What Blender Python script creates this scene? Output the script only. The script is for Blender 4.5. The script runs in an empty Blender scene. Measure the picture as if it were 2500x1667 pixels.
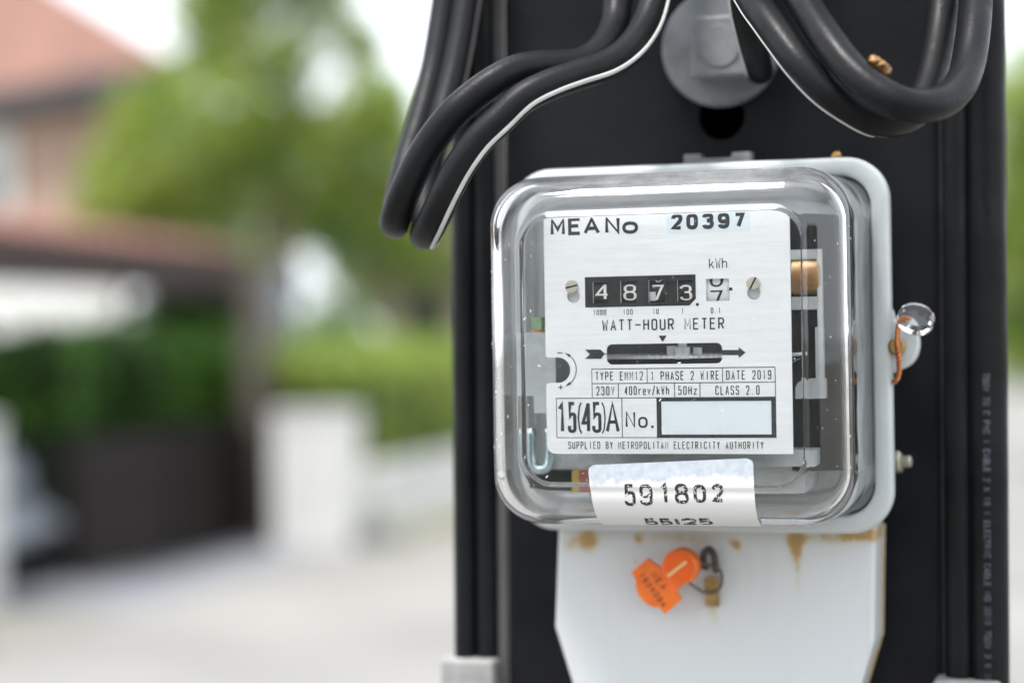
import bpy, bmesh, math, random
from mathutils import Vector, Matrix
random.seed(7)
R = math.radians
scene = bpy.context.scene
col = scene.collection

# ------------------------------------------------------------------ camera
YAW, ROLL = R(17), R(-0.9)
FPX = 70 / 36 * 2500                      # focal length in pixels of the 2500 px photograph
CAM = Vector((0.14472, -0.65323, 1.49788))
VD = Vector((-math.sin(YAW), math.cos(YAW), 0))
r0 = Vector((math.cos(YAW), math.sin(YAW), 0)); u0 = Vector((0, 0, 1))
VR = r0 * math.cos(ROLL) + u0 * math.sin(ROLL)
VU = u0 * math.cos(ROLL) - r0 * math.sin(ROLL)
cam_d = bpy.data.cameras.new('camera'); cam = bpy.data.objects.new('camera', cam_d); col.objects.link(cam)
cam.matrix_world = Matrix((( VR.x, VU.x, -VD.x, CAM.x), (VR.y, VU.y, -VD.y, CAM.y), (VR.z, VU.z, -VD.z, CAM.z), (0, 0, 0, 1)))
cam_d.lens = 70; cam_d.sensor_width = 36; cam_d.clip_start = 0.02; cam_d.clip_end = 2000
cam_d.dof.use_dof = True; cam_d.dof.focus_distance = 0.664; cam_d.dof.aperture_fstop = 4.2
cam_d.dof.aperture_blades = 0
scene.camera = cam

# ------------------------------------------------------------------ sky, sun, exposure (bright overcast day)
SUN_EL, SUN_AZ = R(66), R(215)            # azimuth clockwise from +Y: behind the camera, to its left
w = bpy.data.worlds.new('World'); scene.world = w; w.use_nodes = True
nt = w.node_tree; nt.nodes.clear()
out = nt.nodes.new('ShaderNodeOutputWorld'); bg = nt.nodes.new('ShaderNodeBackground'); bg.inputs[1].default_value = 0.107
sky = nt.nodes.new('ShaderNodeTexSky'); sky.sky_type = 'NISHITA'; sky.sun_disc = False
sky.sun_elevation = SUN_EL; sky.sun_rotation = SUN_AZ; sky.dust_density = 4; sky.air_density = 1
tc = nt.nodes.new('ShaderNodeTexCoord'); nz = nt.nodes.new('ShaderNodeTexNoise')
nz.inputs['Scale'].default_value = 2.2; nz.inputs['Detail'].default_value = 5
cr = nt.nodes.new('ShaderNodeValToRGB')
cr.color_ramp.elements[0].position = 0.3; cr.color_ramp.elements[0].color = (.72, .72, .72, 1)
cr.color_ramp.elements[1].position = 0.6; cr.color_ramp.elements[1].color = (.97, .97, .97, 1)
mx = nt.nodes.new('ShaderNodeMix'); mx.data_type = 'RGBA'
mx.inputs[7].default_value = (6.4, 6.75, 7.15, 1)   # cloud deck
nt.links.new(tc.outputs['Generated'], nz.inputs['Vector']); nt.links.new(nz.outputs['Fac'], cr.inputs[0])
nt.links.new(cr.outputs[0], mx.inputs[0]); nt.links.new(sky.outputs[0], mx.inputs[6])
nt.links.new(mx.outputs[2], bg.inputs[0]); nt.links.new(bg.outputs[0], out.inputs[0])
sd = bpy.data.lights.new('sun', 'SUN'); sd.energy = 1.9; sd.angle = R(14); sd.color = (1, .975, .94)
so = bpy.data.objects.new('sun', sd); col.objects.link(so)
sv = Vector((math.sin(SUN_AZ) * math.cos(SUN_EL), math.cos(SUN_AZ) * math.cos(SUN_EL), math.sin(SUN_EL)))
so.rotation_euler = sv.to_track_quat('Z', 'Y').to_euler(); so.location = (0, 0, 20)
scene.view_settings.view_transform = 'Standard'; scene.view_settings.look = 'None'
scene.view_settings.exposure = 1.58; scene.view_settings.gamma = 1
scene.render.engine = 'CYCLES'
scene.cycles.use_denoising = True
scene.cycles.max_bounces = 16; scene.cycles.transmission_bounces = 14; scene.cycles.glossy_bounces = 6; scene.cycles.diffuse_bounces = 4
scene.cycles.blur_glossy = 0.3

# ------------------------------------------------------------------ helpers
def ray(px, py): return VD + VR * ((px - 1250) / FPX) - VU * ((py - 833.5) / FPX)
def on(px, py, ymm):                      # pixel of the photo -> point (mm, plate frame) on the plane y = ymm
    v = ray(px, py); p = CAM + v * ((ymm * .001 - CAM.y) / v.y)
    return Vector((p.x * 1000, ymm, (p.z - 1.5) * 1000))
def W(p): return Vector((p[0] * .001, p[1] * .001, p[2] * .001 + 1.5))
ST = R(2.1); TV = Vector((-math.sin(ST), math.cos(ST), 0)); NV = Vector((math.cos(ST), math.sin(ST), 0))
def S(a, b, z=0): return NV * a + TV * b + Vector((0, 0, z))      # street frame: a across, b along
def at(px, py, D): return CAM + ray(px, py) * D
def SP(px, py, D): p = at(px, py, D); return p.dot(NV), p.dot(TV), p.z

def tag(o, label=None, cat=None, group=None, kind=None):
    for k, v in (('label', label), ('category', cat), ('group', group), ('kind', kind)):
        if v: o[k] = v
    return o
def empty(name, loc, label, cat, group=None):
    o = bpy.data.objects.new(name, None); col.objects.link(o); o.location = loc; o.empty_display_size = .02
    return tag(o, label, cat, group)
def origin(o):
    v = Vector((0, 0, 0))
    while o: v = v + o.location; o = o.parent
    return v
def mesh(name, V, F, mats, parent=None, smooth=False, mi=None, sharp=None, loc=None):
    """V in world metres. Object origin at `loc` (default: parent's origin, else mean of V)"""
    if not isinstance(mats, (list, tuple)): mats = [mats]
    me = bpy.data.meshes.new(name)
    po = origin(parent) if parent else Vector((0, 0, 0))
    if loc is None:
        loc = po if parent else sum((Vector(v) for v in V), Vector()) / max(1, len(V))
    me.from_pydata([tuple(Vector(v) - loc) for v in V], [], F)
    for m in mats: me.materials.append(m)
    if mi:
        for p, k in zip(me.polygons, mi): p.material_index = k
    if smooth:
        me.polygons.foreach_set('use_smooth', [True] * len(me.polygons))
        if sharp is not None:
            try: me.set_sharp_from_angle(angle=R(sharp))
            except Exception: pass
    me.update()
    o = bpy.data.objects.new(name, me); col.objects.link(o)
    if parent: o.parent = parent
    o.location = loc - po
    return o

class MB:
    def __init__(s): s.V = []; s.F = []; s.M = []; s.mi = 0
    def add(s, V, F, k=None):
        n = len(s.V); s.V += [Vector(v) for v in V]; s.F += [tuple(i + n for i in f) for f in F]
        s.M += [s.mi if k is None else k] * len(F); return s
    def box(s, x0, x1, y0, y1, z0, z1, f=W, k=None):
        V = [f((x, y, z)) for x in (x0, x1) for y in (y0, y1) for z in (z0, z1)]
        return s.add(V, [(0, 1, 3, 2), (4, 6, 7, 5), (0, 4, 5, 1), (2, 3, 7, 6), (0, 2, 6, 4), (1, 5, 7, 3)], k)
    def prism(s, pts, y0, y1, f=W, k=None, axis='y', bevel=0):   # outline in (x,z), extruded y0 (front) -> y1
        n = len(pts)
        def P(p, y): return f((p[0], y, p[1]))
        rows = []
        if bevel:
            c = [sum(p[i] for p in pts) / n for i in (0, 1)]
            ins = inset(pts, bevel)
            rows = [(ins, y0), (inset(pts, bevel * .3), y0 + bevel * .3), (pts, y0 + bevel), (pts, y1)]
        else: rows = [(pts, y0), (pts, y1)]
        V = []; F = []
        for q, y in rows: V += [P(p, y) for p in q]
        for r_ in range(len(rows) - 1):
            for i in range(n):
                j = (i + 1) % n; F.append((r_ * n + i, r_ * n + j, (r_ + 1) * n + j, (r_ + 1) * n + i))
        F.append(tuple(range(n))[::-1]); F.append(tuple((len(rows) - 1) * n + i for i in range(n)))
        return s.add(V, F, k)
    def cyl(s, c, ax, r, h, n=28, f=W, k=None, r2=None, bev=0):   # c base centre, ax unit axis (mm frame)
        ax = Vector(ax).normalized(); t = ax.orthogonal().normalized(); b = ax.cross(t); c = Vector(c)
        r2 = r if r2 is None else r2
        prof = [(r, 0), (r2, h)] if not bev else [(r - bev, 0), (r, bev), (r2, h - bev), (r2 - bev, h)]
        V = []; F = []
        for (q, y) in prof:
            V += [f(c + ax * y + (t * math.cos(2 * math.pi * i / n) + b * math.sin(2 * math.pi * i / n)) * q) for i in range(n)]
        for a in range(len(prof) - 1):
            for i in range(n):
                j = (i + 1) % n; F.append((a * n + i, a * n + j, (a + 1) * n + j, (a + 1) * n + i))
        F.append(tuple(range(n))[::-1]); F.append(tuple((len(prof) - 1) * n + i for i in range(n)))
        return s.add(V, F, k)
    def blob(s, c, rad, n=14, amp=.15, f=W, k=None, seed=0):
        rnd = random.Random(seed); V = []; F = []
        ph = [rnd.uniform(0, 6.28) for _ in range(6)]
        for i in range(n + 1):
            th = math.pi * i / n
            for j in range(2 * n):
                a = math.pi * j / n
                q = 1 + amp * (math.sin(3 * th + ph[0] + 2 * a) * .5 + math.sin(5 * a + ph[1]) * math.sin(th) * .3 + math.sin(4 * th + ph[2]) * .3)
                V.append(f((c[0] + rad[0] * q * math.sin(th) * math.cos(a), c[1] + rad[1] * q * math.sin(th) * math.sin(a), c[2] + rad[2] * q * math.cos(th))))
        for i in range(n):
            for j in range(2 * n):
                F.append((i * 2 * n + j, (i + 1) * 2 * n + j, (i + 1) * 2 * n + (j + 1) % (2 * n), i * 2 * n + (j + 1) % (2 * n)))
        return s.add(V, F, k)
    def tube(s, pts, r, n=16, f=W, k=None, sub=6, cap=True, twist=0, flat=None):
        P = spline(pts, sub); T, A, B = frames(P); m = len(P); V = []; F = []
        for i in range(m):
            q = r(i / (m - 1)) if callable(r) else r
            for j in range(n):
                a = 2 * math.pi * j / n + twist * i
                V.append(f(P[i] + A[i] * (q * math.cos(a)) + B[i] * (q * math.sin(a))))
        for i in range(m - 1):
            for j in range(n):
                F.append((i * n + j, i * n + (j + 1) % n, (i + 1) * n + (j + 1) % n, (i + 1) * n + j))
        if cap: F.append(tuple(range(n))[::-1]); F.append(tuple((m - 1) * n + j for j in range(n)))
        return s.add(V, F, k)
    def build(s, name, mats, parent=None, smooth=False, sharp=None, loc=None):
        return mesh(name, s.V, s.F, mats, parent, smooth, s.M, sharp, loc)
def inset(pts, d):
    n = len(pts); o = []
    area = sum(pts[i][0] * pts[(i + 1) % n][1] - pts[(i + 1) % n][0] * pts[i][1] for i in range(n)); sg = 1 if area > 0 else -1
    for i in range(n):
        a, b, c = Vector(pts[i - 1]), Vector(pts[i]), Vector(pts[(i + 1) % n])
        e1 = (b - a).normalized(); e2 = (c - b).normalized()
        n1 = Vector((-e1.y, e1.x)) * sg; n2 = Vector((-e2.y, e2.x)) * sg
        m = (n1 + n2); m = m / max(.3, m.dot(n1)) if m.length > 1e-6 else n1
        o.append(tuple(b + m * d))
    return o
def spline(pts, sub):
    P = [Vector(p) for p in pts]
    if sub <= 1: return P
    Q = [P[0] * 2 - P[1]] + P + [P[-1] * 2 - P[-2]]; o = []
    for i in range(1, len(Q) - 2):
        a, b, c, d = Q[i - 1:i + 3]
        for k in range(sub):
            t = k / sub
            o.append(.5 * ((2 * b) + (c - a) * t + (2 * a - 5 * b + 4 * c - d) * t * t + (3 * b - a - 3 * c + d) * t ** 3))
    o.append(P[-1]); return o
def frames(P):
    m = len(P); T = [(P[min(i + 1, m - 1)] - P[max(i - 1, 0)]).normalized() for i in range(m)]
    A = [T[0].orthogonal().normalized()]
    for i in range(1, m):
        v = A[-1] - T[i] * A[-1].dot(T[i]); A.append(v.normalized())
    return T, A, [T[i].cross(A[i]) for i in range(m)]
def rrect(cx, cz, hx, hz, r, n=8):
    o = []
    for (sx, sz, a0) in ((1, 1, 0), (-1, 1, 90), (-1, -1, 180), (1, -1, 270)):
        for i in range(n + 1):
            a = R(a0 + 90 * i / n); o.append((cx + sx * (hx - r) + r * math.cos(a), cz + sz * (hz - r) + r * math.sin(a)))
    return o
def circle(cx, cz, r, n=24): return [(cx + r * math.cos(2 * math.pi * i / n), cz + r * math.sin(2 * math.pi * i / n)) for i in range(n)]
def slab(loops, y0, y1, name, m, parent, f=W):
    """sheet with holes: loops[0] outline, the rest holes"""
    bm = bmesh.new()
    for y in (y0, y1):
        ed = []
        for L in loops:
            vs = [bm.verts.new((p[0], y, p[1])) for p in L]
            ed += [bm.edges.new((vs[i], vs[(i + 1) % len(vs)])) for i in range(len(vs))]
        bmesh.ops.triangle_fill(bm, use_beauty=True, use_dissolve=False, edges=ed, normal=(0, -1 if y == y0 else 1, 0))
    bm.verts.ensure_lookup_table(); bm.verts.index_update()
    tot = sum(len(L) for L in loops); b = 0
    for L in loops:
        n = len(L)
        for i in range(n):
            j = (i + 1) % n
            bm.faces.new((bm.verts[b + i], bm.verts[b + j], bm.verts[tot + b + j], bm.verts[tot + b + i]))
        b += n
    bmesh.ops.recalc_face_normals(bm, faces=bm.faces)
    bm.verts.index_update()
    V = [f(v.co) for v in bm.verts]; F = [tuple(v.index for v in fc.verts) for fc in bm.faces]; bm.free()
    return mesh(name, V, F, m, parent)
def loft(rows, cap0=False, cap1=False):
    n = len(rows[0]); V = [p for r_ in rows for p in r_]; F = []
    for a in range(len(rows) - 1):
        for i in range(n):
            j = (i + 1) % n; F.append((a * n + i, a * n + j, (a + 1) * n + j, (a + 1) * n + i))
    if cap0: F.append(tuple(range(n))[::-1])
    if cap1: F.append(tuple((len(rows) - 1) * n + i for i in range(n)))
    return V, F

# ------------------------------------------------------------------ materials
def dusthazeglass():
    m = glassmat('clear_cover_glass', 1.49, 0.0, (.985, .995, .995)); t = m.node_tree; b = t.nodes['Principled BSDF']; N = t.nodes.new; Lk = t.links.new
    tcn = N('ShaderNodeTexCoord'); n1 = N('ShaderNodeTexNoise'); n1.inputs['Scale'].default_value = 42; n1.inputs['Detail'].default_value = 1; Lk(tcn.outputs['Object'], n1.inputs['Vector'])
    bp = N('ShaderNodeBump'); bp.inputs['Strength'].default_value = .22; bp.inputs['Distance'].default_value = .0012; Lk(n1.outputs['Fac'], bp.inputs['Height']); Lk(bp.outputs[0], b.inputs['Normal'])
    # thin dust film, plus painted haze that brightens faces pointing up
    g = N('ShaderNodeNewGeometry'); sp = N('ShaderNodeSeparateXYZ'); Lk(g.outputs['Normal'], sp.inputs[0])
    mr = N('ShaderNodeMapRange'); mr.inputs[1].default_value = .15; mr.inputs[2].default_value = .95; mr.inputs[3].default_value = .022; mr.inputs[4].default_value = .3; Lk(sp.outputs[2], mr.inputs[0])
    n2 = N('ShaderNodeTexNoise'); n2.inputs['Scale'].default_value = 130; n2.inputs['Detail'].default_value = 8; n2.inputs['Roughness'].default_value = .7; Lk(tcn.outputs['Object'], n2.inputs['Vector'])
    m2 = N('ShaderNodeMapRange'); m2.inputs[1].default_value = .35; m2.inputs[2].default_value = .7; m2.inputs[3].default_value = .45; m2.inputs[4].default_value = 1.3; Lk(n2.outputs['Fac'], m2.inputs[0])
    ml = N('ShaderNodeMath'); ml.operation = 'MULTIPLY'; Lk(mr.outputs[0], ml.inputs[0]); Lk(m2.outputs[0], ml.inputs[1])
    d = N('ShaderNodeBsdfDiffuse'); d.inputs[0].default_value = (.7, .71, .72, 1); tr = N('ShaderNodeBsdfTranslucent'); tr.inputs[0].default_value = (.7, .71, .72, 1)
    a = N('ShaderNodeMixShader'); Lk(d.outputs[0], a.inputs[1]); Lk(tr.outputs[0], a.inputs[2])
    mx_ = N('ShaderNodeMixShader'); Lk(ml.outputs[0], mx_.inputs[0]); Lk(b.outputs[0], mx_.inputs[1]); Lk(a.outputs[0], mx_.inputs[2]); Lk(mx_.outputs[0], t.nodes['Material Output'].inputs[0])
    return m
def mat(name, c, rough=.5, metal=0, var=0, vs=20, bump=0, bs=60, c2=None, spec=.5, coord='Object', stretch=None, rv=0):
    m = bpy.data.materials.new(name); m.use_nodes = True; t = m.node_tree; b = t.nodes['Principled BSDF']
    b.inputs['Base Color'].default_value = (*c, 1); b.inputs['Roughness'].default_value = rough; b.inputs['Metallic'].default_value = metal
    b.inputs['Specular IOR Level'].default_value = spec
    if var or bump or rv:
        tcn = t.nodes.new('ShaderNodeTexCoord'); src = tcn.outputs[coord]
        if stretch:
            mp = t.nodes.new('ShaderNodeMapping'); mp.inputs['Scale'].default_value = stretch
            t.links.new(src, mp.inputs[0]); src = mp.outputs[0]
    if var or rv:
        n = t.nodes.new('ShaderNodeTexNoise'); n.inputs['Scale'].default_value = vs; n.inputs['Detail'].default_value = 6; n.inputs['Roughness'].default_value = .6
        t.links.new(src, n.inputs['Vector'])
        if var:
            r_ = t.nodes.new('ShaderNodeValToRGB'); k = c2 or tuple(x * (1 - var) for x in c)
            r_.color_ramp.elements[0].position = .36; r_.color_ramp.elements[1].position = .64
            r_.color_ramp.elements[0].color = (*k, 1); r_.color_ramp.elements[1].color = (*c, 1)
            t.links.new(n.outputs['Fac'], r_.inputs[0]); t.links.new(r_.outputs[0], b.inputs['Base Color'])
        if rv:
            q = t.nodes.new('ShaderNodeMapRange'); q.inputs[3].default_value = max(0.02, rough - rv); q.inputs[4].default_value = min(1, rough + rv)
            q.inputs[1].default_value = .3; q.inputs[2].default_value = .7
            t.links.new(n.outputs['Fac'], q.inputs[0]); t.links.new(q.outputs[0], b.inputs['Roughness'])
    if bump:
        n2 = t.nodes.new('ShaderNodeTexNoise'); n2.inputs['Scale'].default_value = bs; n2.inputs['Detail'].default_value = 4
        t.links.new(src, n2.inputs['Vector']); bp = t.nodes.new('ShaderNodeBump'); bp.inputs['Strength'].default_value = bump; bp.inputs['Distance'].default_value = .001
        t.links.new(n2.outputs['Fac'], bp.inputs['Height']); t.links.new(bp.outputs[0], b.inputs['Normal'])
    return m
def leafmat(name, c1, c2, trans=.35):
    m = bpy.data.materials.new(name); m.use_nodes = True; t = m.node_tree; b = t.nodes['Principled BSDF']
    g = t.nodes.new('ShaderNodeNewGeometry'); r_ = t.nodes.new('ShaderNodeValToRGB')
    r_.color_ramp.elements[0].color = (*c1, 1); r_.color_ramp.elements[1].color = (*c2, 1)
    nz_ = t.nodes.new('ShaderNodeTexNoise'); nz_.inputs['Scale'].default_value = 2.2; nz_.inputs['Detail'].default_value = 2; t.links.new(g.outputs['Position'], nz_.inputs['Vector'])
    m1 = t.nodes.new('ShaderNodeMath'); m1.operation = 'MULTIPLY_ADD'; m1.inputs[1].default_value = 2.6; m1.inputs[2].default_value = -1.1; t.links.new(nz_.outputs['Fac'], m1.inputs[0])
    m2 = t.nodes.new('ShaderNodeMath'); m2.operation = 'MULTIPLY_ADD'; m2.inputs[1].default_value = .45; t.links.new(g.outputs['Random Per Island'], m2.inputs[0]); t.links.new(m1.outputs[0], m2.inputs[2])
    t.links.new(m2.outputs[0], r_.inputs[0]); t.links.new(r_.outputs[0], b.inputs['Base Color'])
    b.inputs['Roughness'].default_value = .5; b.inputs['Specular IOR Level'].default_value = .3
    tr = t.nodes.new('ShaderNodeBsdfTranslucent'); t.links.new(r_.outputs[0], tr.inputs[0])
    mxs = t.nodes.new('ShaderNodeMixShader'); mxs.inputs[0].default_value = trans
    t.links.new(b.outputs[0], mxs.inputs[1]); t.links.new(tr.outputs[0], mxs.inputs[2]); t.links.new(mxs.outputs[0], t.nodes['Material Output'].inputs[0])
    return m
def glassmat(name, ior=1.49, rough=0.0, tint=(1, 1, 1)):
    m = bpy.data.materials.new(name); m.use_nodes = True; t = m.node_tree; b = t.nodes['Principled BSDF']
    b.inputs['Base Color'].default_value = (*tint, 1); b.inputs['Transmission Weight'].default_value = 1; b.inputs['IOR'].default_value = ior; b.inputs['Roughness'].default_value = rough
    return m
M = dict(
    rubber=mat('black_cable_sheath', (.0042, .0046, .0055), .43, 0, .5, 40, .12, 500, c2=(.009, .0095, .0105), rv=.16, spec=.16),
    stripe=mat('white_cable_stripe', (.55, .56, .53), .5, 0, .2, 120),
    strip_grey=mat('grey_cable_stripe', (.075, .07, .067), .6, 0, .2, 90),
    pole=mat('black_painted_steel', (.0055, .006, .0075), .5, 0, .3, 14, .2, 300, rv=.15, spec=.1, c2=(.0125, .013, .0145)),
    hole=mat('dark_cavity', (.002, .002, .002), .9, spec=0),
    galv=mat('dull_galvanised_steel', (.2, .21, .218), .6, .1, .3, 90, .3, 200),
    galv2=mat('light_galvanised_steel', (.33, .33, .32), .6, .1, .3, 90, .3, 200),
    paint=mat('pale_grey_meter_paint', (.50, .53, .53), .38, 0, .08, 60, .1, 250),
    pan=mat('inner_grey_lining', (.68, .7, .7), .5, 0, .3, 60),
    alu=mat('cast_aluminium', (.5, .52, .52), .5, .3, .2, 90, .3, 300),
    dark=mat('dark_inner_iron', (.006, .008, .007), .6, 0, .3, 80, spec=.12),
    steel=mat('nickel_screw', (.6, .55, .46), .45, .35, .15, 300),
    bright=mat('bright_metal', (.78, .79, .79), .35, .35, .25, 400, stretch=(1, 1, 12)),
    brass=mat('aged_brass', (.45, .3, .12), .4, .8, .4, 300),
    copper=mat('copper_wire', (.6, .22, .09), .35, .9, .3, 500),
    coil=mat('brown_coil_tape', (.3, .13, .04), .35, .1, .5, 120, c2=(.4, .24, .08)),
    plate=mat('brushed_silver_plate', (.89, .895, .89), .42, .05, .07, 60, .1, 200, stretch=(1, 1, 14)),
    ink=mat('dark_grey_ink', (.02, .024, .028), .6, 0, .25, 900),
    panel_ink=mat('black_register_print', (.012, .012, .013), .4, 0, .4, 250),
    blueish=mat('pale_blue_label', (.74, .80, .84), .5),
    white_label=mat('pale_blue_window', (.78, .84, .87), .45),
    drum=mat('black_drum', (.012, .012, .012), .4),
    drum_white=mat('white_drum', (.8, .8, .79), .4),
    digit=mat('white_digit', (.85, .82, .78), .5),
    orange=mat('orange_plastic', (.85, .17, .015), .4, 0, .18, 120),
    orange2=mat('deeper_orange_plastic', (.8, .11, .006), .3),
    cream=mat('cream_slot', (.75, .5, .22), .4),
    tag_ink=mat('brown_stamp_ink', (.24, .045, .008), .6),
    glass=dusthazeglass(),
    clear=glassmat('clear_seal_plastic', 1.45, .06, (.9, .93, .95)),
    mud=mat('ochre_insect_shell', (.35, .17, .03), .4, 0, .9, 900, c2=(.03, .012, .004)),
    green_zinc=mat('green_zinc_nut', (.25, .36, .2), .3, .6, .3, 300),
    blue_zinc=mat('blue_zinc_hook', (.5, .62, .64), .2, .9, .15, 200),
    red=mat('red_brown_terminal', (.35, .1, .07), .5), yellow=mat('yellow_terminal', (.5, .33, .05), .5),
    gasket=mat('black_gasket', (.015, .015, .015), .7),
    cable_print=mat('blue_grey_cable_print', (.1, .115, .14), .6, 0, .6, 300),
)

# ------------------------------------------------------------------ stroke lettering
GL = {
 'A': [[(0, 0), (.5, 1), (1, 0)], [(.17, .33), (.83, .33)]],
 'B': [[(0, 0), (0, 1), (.92, 1, .4), (.92, .53, .4), (0, .53)], [(.05, .53), (1, .53, .45), (1, 0, .45), (0, 0)]],
 'C': [[(1, .76), (1, 1, .5), (0, 1, .5), (0, 0, .5), (1, 0, .5), (1, .24)]],
 'D': [[(0, 0), (0, 1), (1, 1, .55), (1, 0, .55), (0, 0)]],
 'E': [[(1, 1), (0, 1), (0, 0), (1, 0)], [(0, .53), (.85, .53)]],
 'H': [[(0, 0), (0, 1)], [(1, 0), (1, 1)], [(0, .52), (1, .52)]],
 'I': [[(.5, 0), (.5, 1)]], 'L': [[(0, 1), (0, 0), (1, 0)]],
 'M': [[(0, 0), (0, 1), (.5, .32), (1, 1), (1, 0)]], 'N': [[(0, 0), (0, 1), (1, 0), (1, 1)]],
 'O': [[(0, .5), (0, 1, .5), (1, 1, .5), (1, 0, .5), (0, 0, .5), (0, .5)]],
 'P': [[(0, 0), (0, 1), (1, 1, .48), (1, .46, .48), (0, .46)]],
 'R': [[(0, 0), (0, 1), (1, 1, .48), (1, .48, .48), (0, .48)], [(.5, .48), (1, 0)]],
 'S': [[(.97, .78), (1, 1, .5), (0, 1, .5), (0, .54, .45), (1, .5, .45), (1, 0, .5), (0, 0, .5), (.02, .22)]],
 'T': [[(0, 1), (1, 1)], [(.5, 1), (.5, 0)]], 'U': [[(0, 1), (0, 0, .5), (1, 0, .5), (1, 1)]],
 'V': [[(0, 1), (.5, 0), (1, 1)]], 'W': [[(0, 1), (.23, 0), (.5, .72), (.77, 0), (1, 1)]],
 'Y': [[(0, 1), (.5, .48), (.5, 0)], [(1, 1), (.5, .48)]], 'Z': [[(0, 1), (1, 1), (0, 0), (1, 0)]],
 'K': [[(0, 0), (0, 1)], [(1, 1), (0, .38)], [(.35, .6), (1, 0)]], 'F': [[(1, 1), (0, 1), (0, 0)], [(0, .53), (.85, .53)]],
 '0': [[(0, .5), (0, 1, .5), (1, 1, .5), (1, 0, .5), (0, 0, .5), (0, .5)]],
 '1': [[(.2, .8), (.55, 1), (.55, 0)]],
 '2': [[(0, .74), (0, 1, .5), (1, 1, .5), (1, .58, .4), (0, 0), (1, 0)]],
 '3': [[(0, .8), (0, 1, .5), (.95, 1, .5), (.95, .54, .4), (.35, .54)], [(.35, .54), (1, .54, .42), (1, 0, .5), (0, 0, .5), (0, .2)]],
 '4': [[(.75, 0), (.75, 1)], [(.75, 1), (0, .3), (1, .3)]],
 '5': [[(.92, 1), (.13, 1), (.06, .5), (.3, .62, .2), (1, .62, .45), (1, 0, .5), (0, 0, .5), (0, .2)]],
 '7': [[(0, 1), (1, 1), (.38, 0)]],
 '8': [[(.05, .78), (.05, 1, .45), (.95, 1, .45), (.95, .54, .45), (.05, .54, .45), (.05, .78)], [(0, .27), (0, .54, .5), (1, .54, .5), (1, 0, .5), (0, 0, .5), (0, .27)]],
 '9': [[(0, .72), (0, 1, .5), (1, 1, .5), (1, .42, .5), (0, .42, .5), (0, .72)], [(1, .75), (1, 0, .5), (0, 0, .5), (0, .2)]],
 '-': [[(-.12, .5), (1.12, .5)]], '.': [[(.35, .0), (.35, .08)]], '(': [[(1, 1.06), (.55, .9), (.3, .5), (.55, .1), (1, -.06)]],
 ')': [[(0, 1.06), (.45, .9), (.7, .5), (.45, .1), (0, -.06)]], '/': [[(0, -.1), (1, 1.1)]], '|': [[(.5, 0), (.5, 1)]],
 'k': [[(0, 0), (0, 1)], [(.9, .66), (0, .26)], [(.3, .42), (1, 0)]],
 'h': [[(0, 0), (0, 1)], [(0, .45), (.15, .66, .3), (1, .66, .5), (1, 0)]],
 'r': [[(.1, 0), (.1, .66)], [(.1, .42), (.25, .66, .3), (1, .66, .3)]],
 'e': [[(0, .35), (1, .35), (1, .66, .5), (0, .66, .5), (0, 0, .5), (1, 0, .5), (.98, .12)]],
 'v': [[(0, .66), (.5, 0), (1, .66)]], 'z': [[(0, .66), (1, .66), (0, 0), (1, 0)]],
 'o': [[(0, .33), (0, .66, .5), (1, .66, .5), (1, 0, .5), (0, 0, .5), (0, .33)]],
}
def rounded(pts, w, h):
    P = [Vector((p[0] * w, p[1] * h)) for p in pts]; o = []
    for i, p in enumerate(pts):
        rr = p[2] if len(p) > 2 else 0
        if rr and 0 < i < len(pts) - 1:
            a, b, c = P[i - 1], P[i], P[i + 1]
            la, lc = (a - b).length, (c - b).length
            fa = .5 if (i - 1 > 0 and len(pts[i - 1]) > 2) else 1; fc = .5 if (i + 1 < len(pts) - 1 and len(pts[i + 1]) > 2) else 1
            ra = min(rr * w * 1.0, la * fa); rc = min(rr * w * 1.0, lc * fc)
            ra = min(max(ra, 0), la * fa); q0 = b + (a - b) / la * ra; q1 = b + (c - b) / lc * rc
            for k in range(7):
                t = k / 6; o.append(q0 * (1 - t) ** 2 * .25 * 1 + (q0 * (1 - t) ** 2) * .75 + b * 2 * t * (1 - t) + q1 * t * t)
        else: o.append(P[i])
    z = [o[0]]
    for q in o[1:]:
        if (q - z[-1]).length > 1e-4: z.append(q)
    return z
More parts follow.
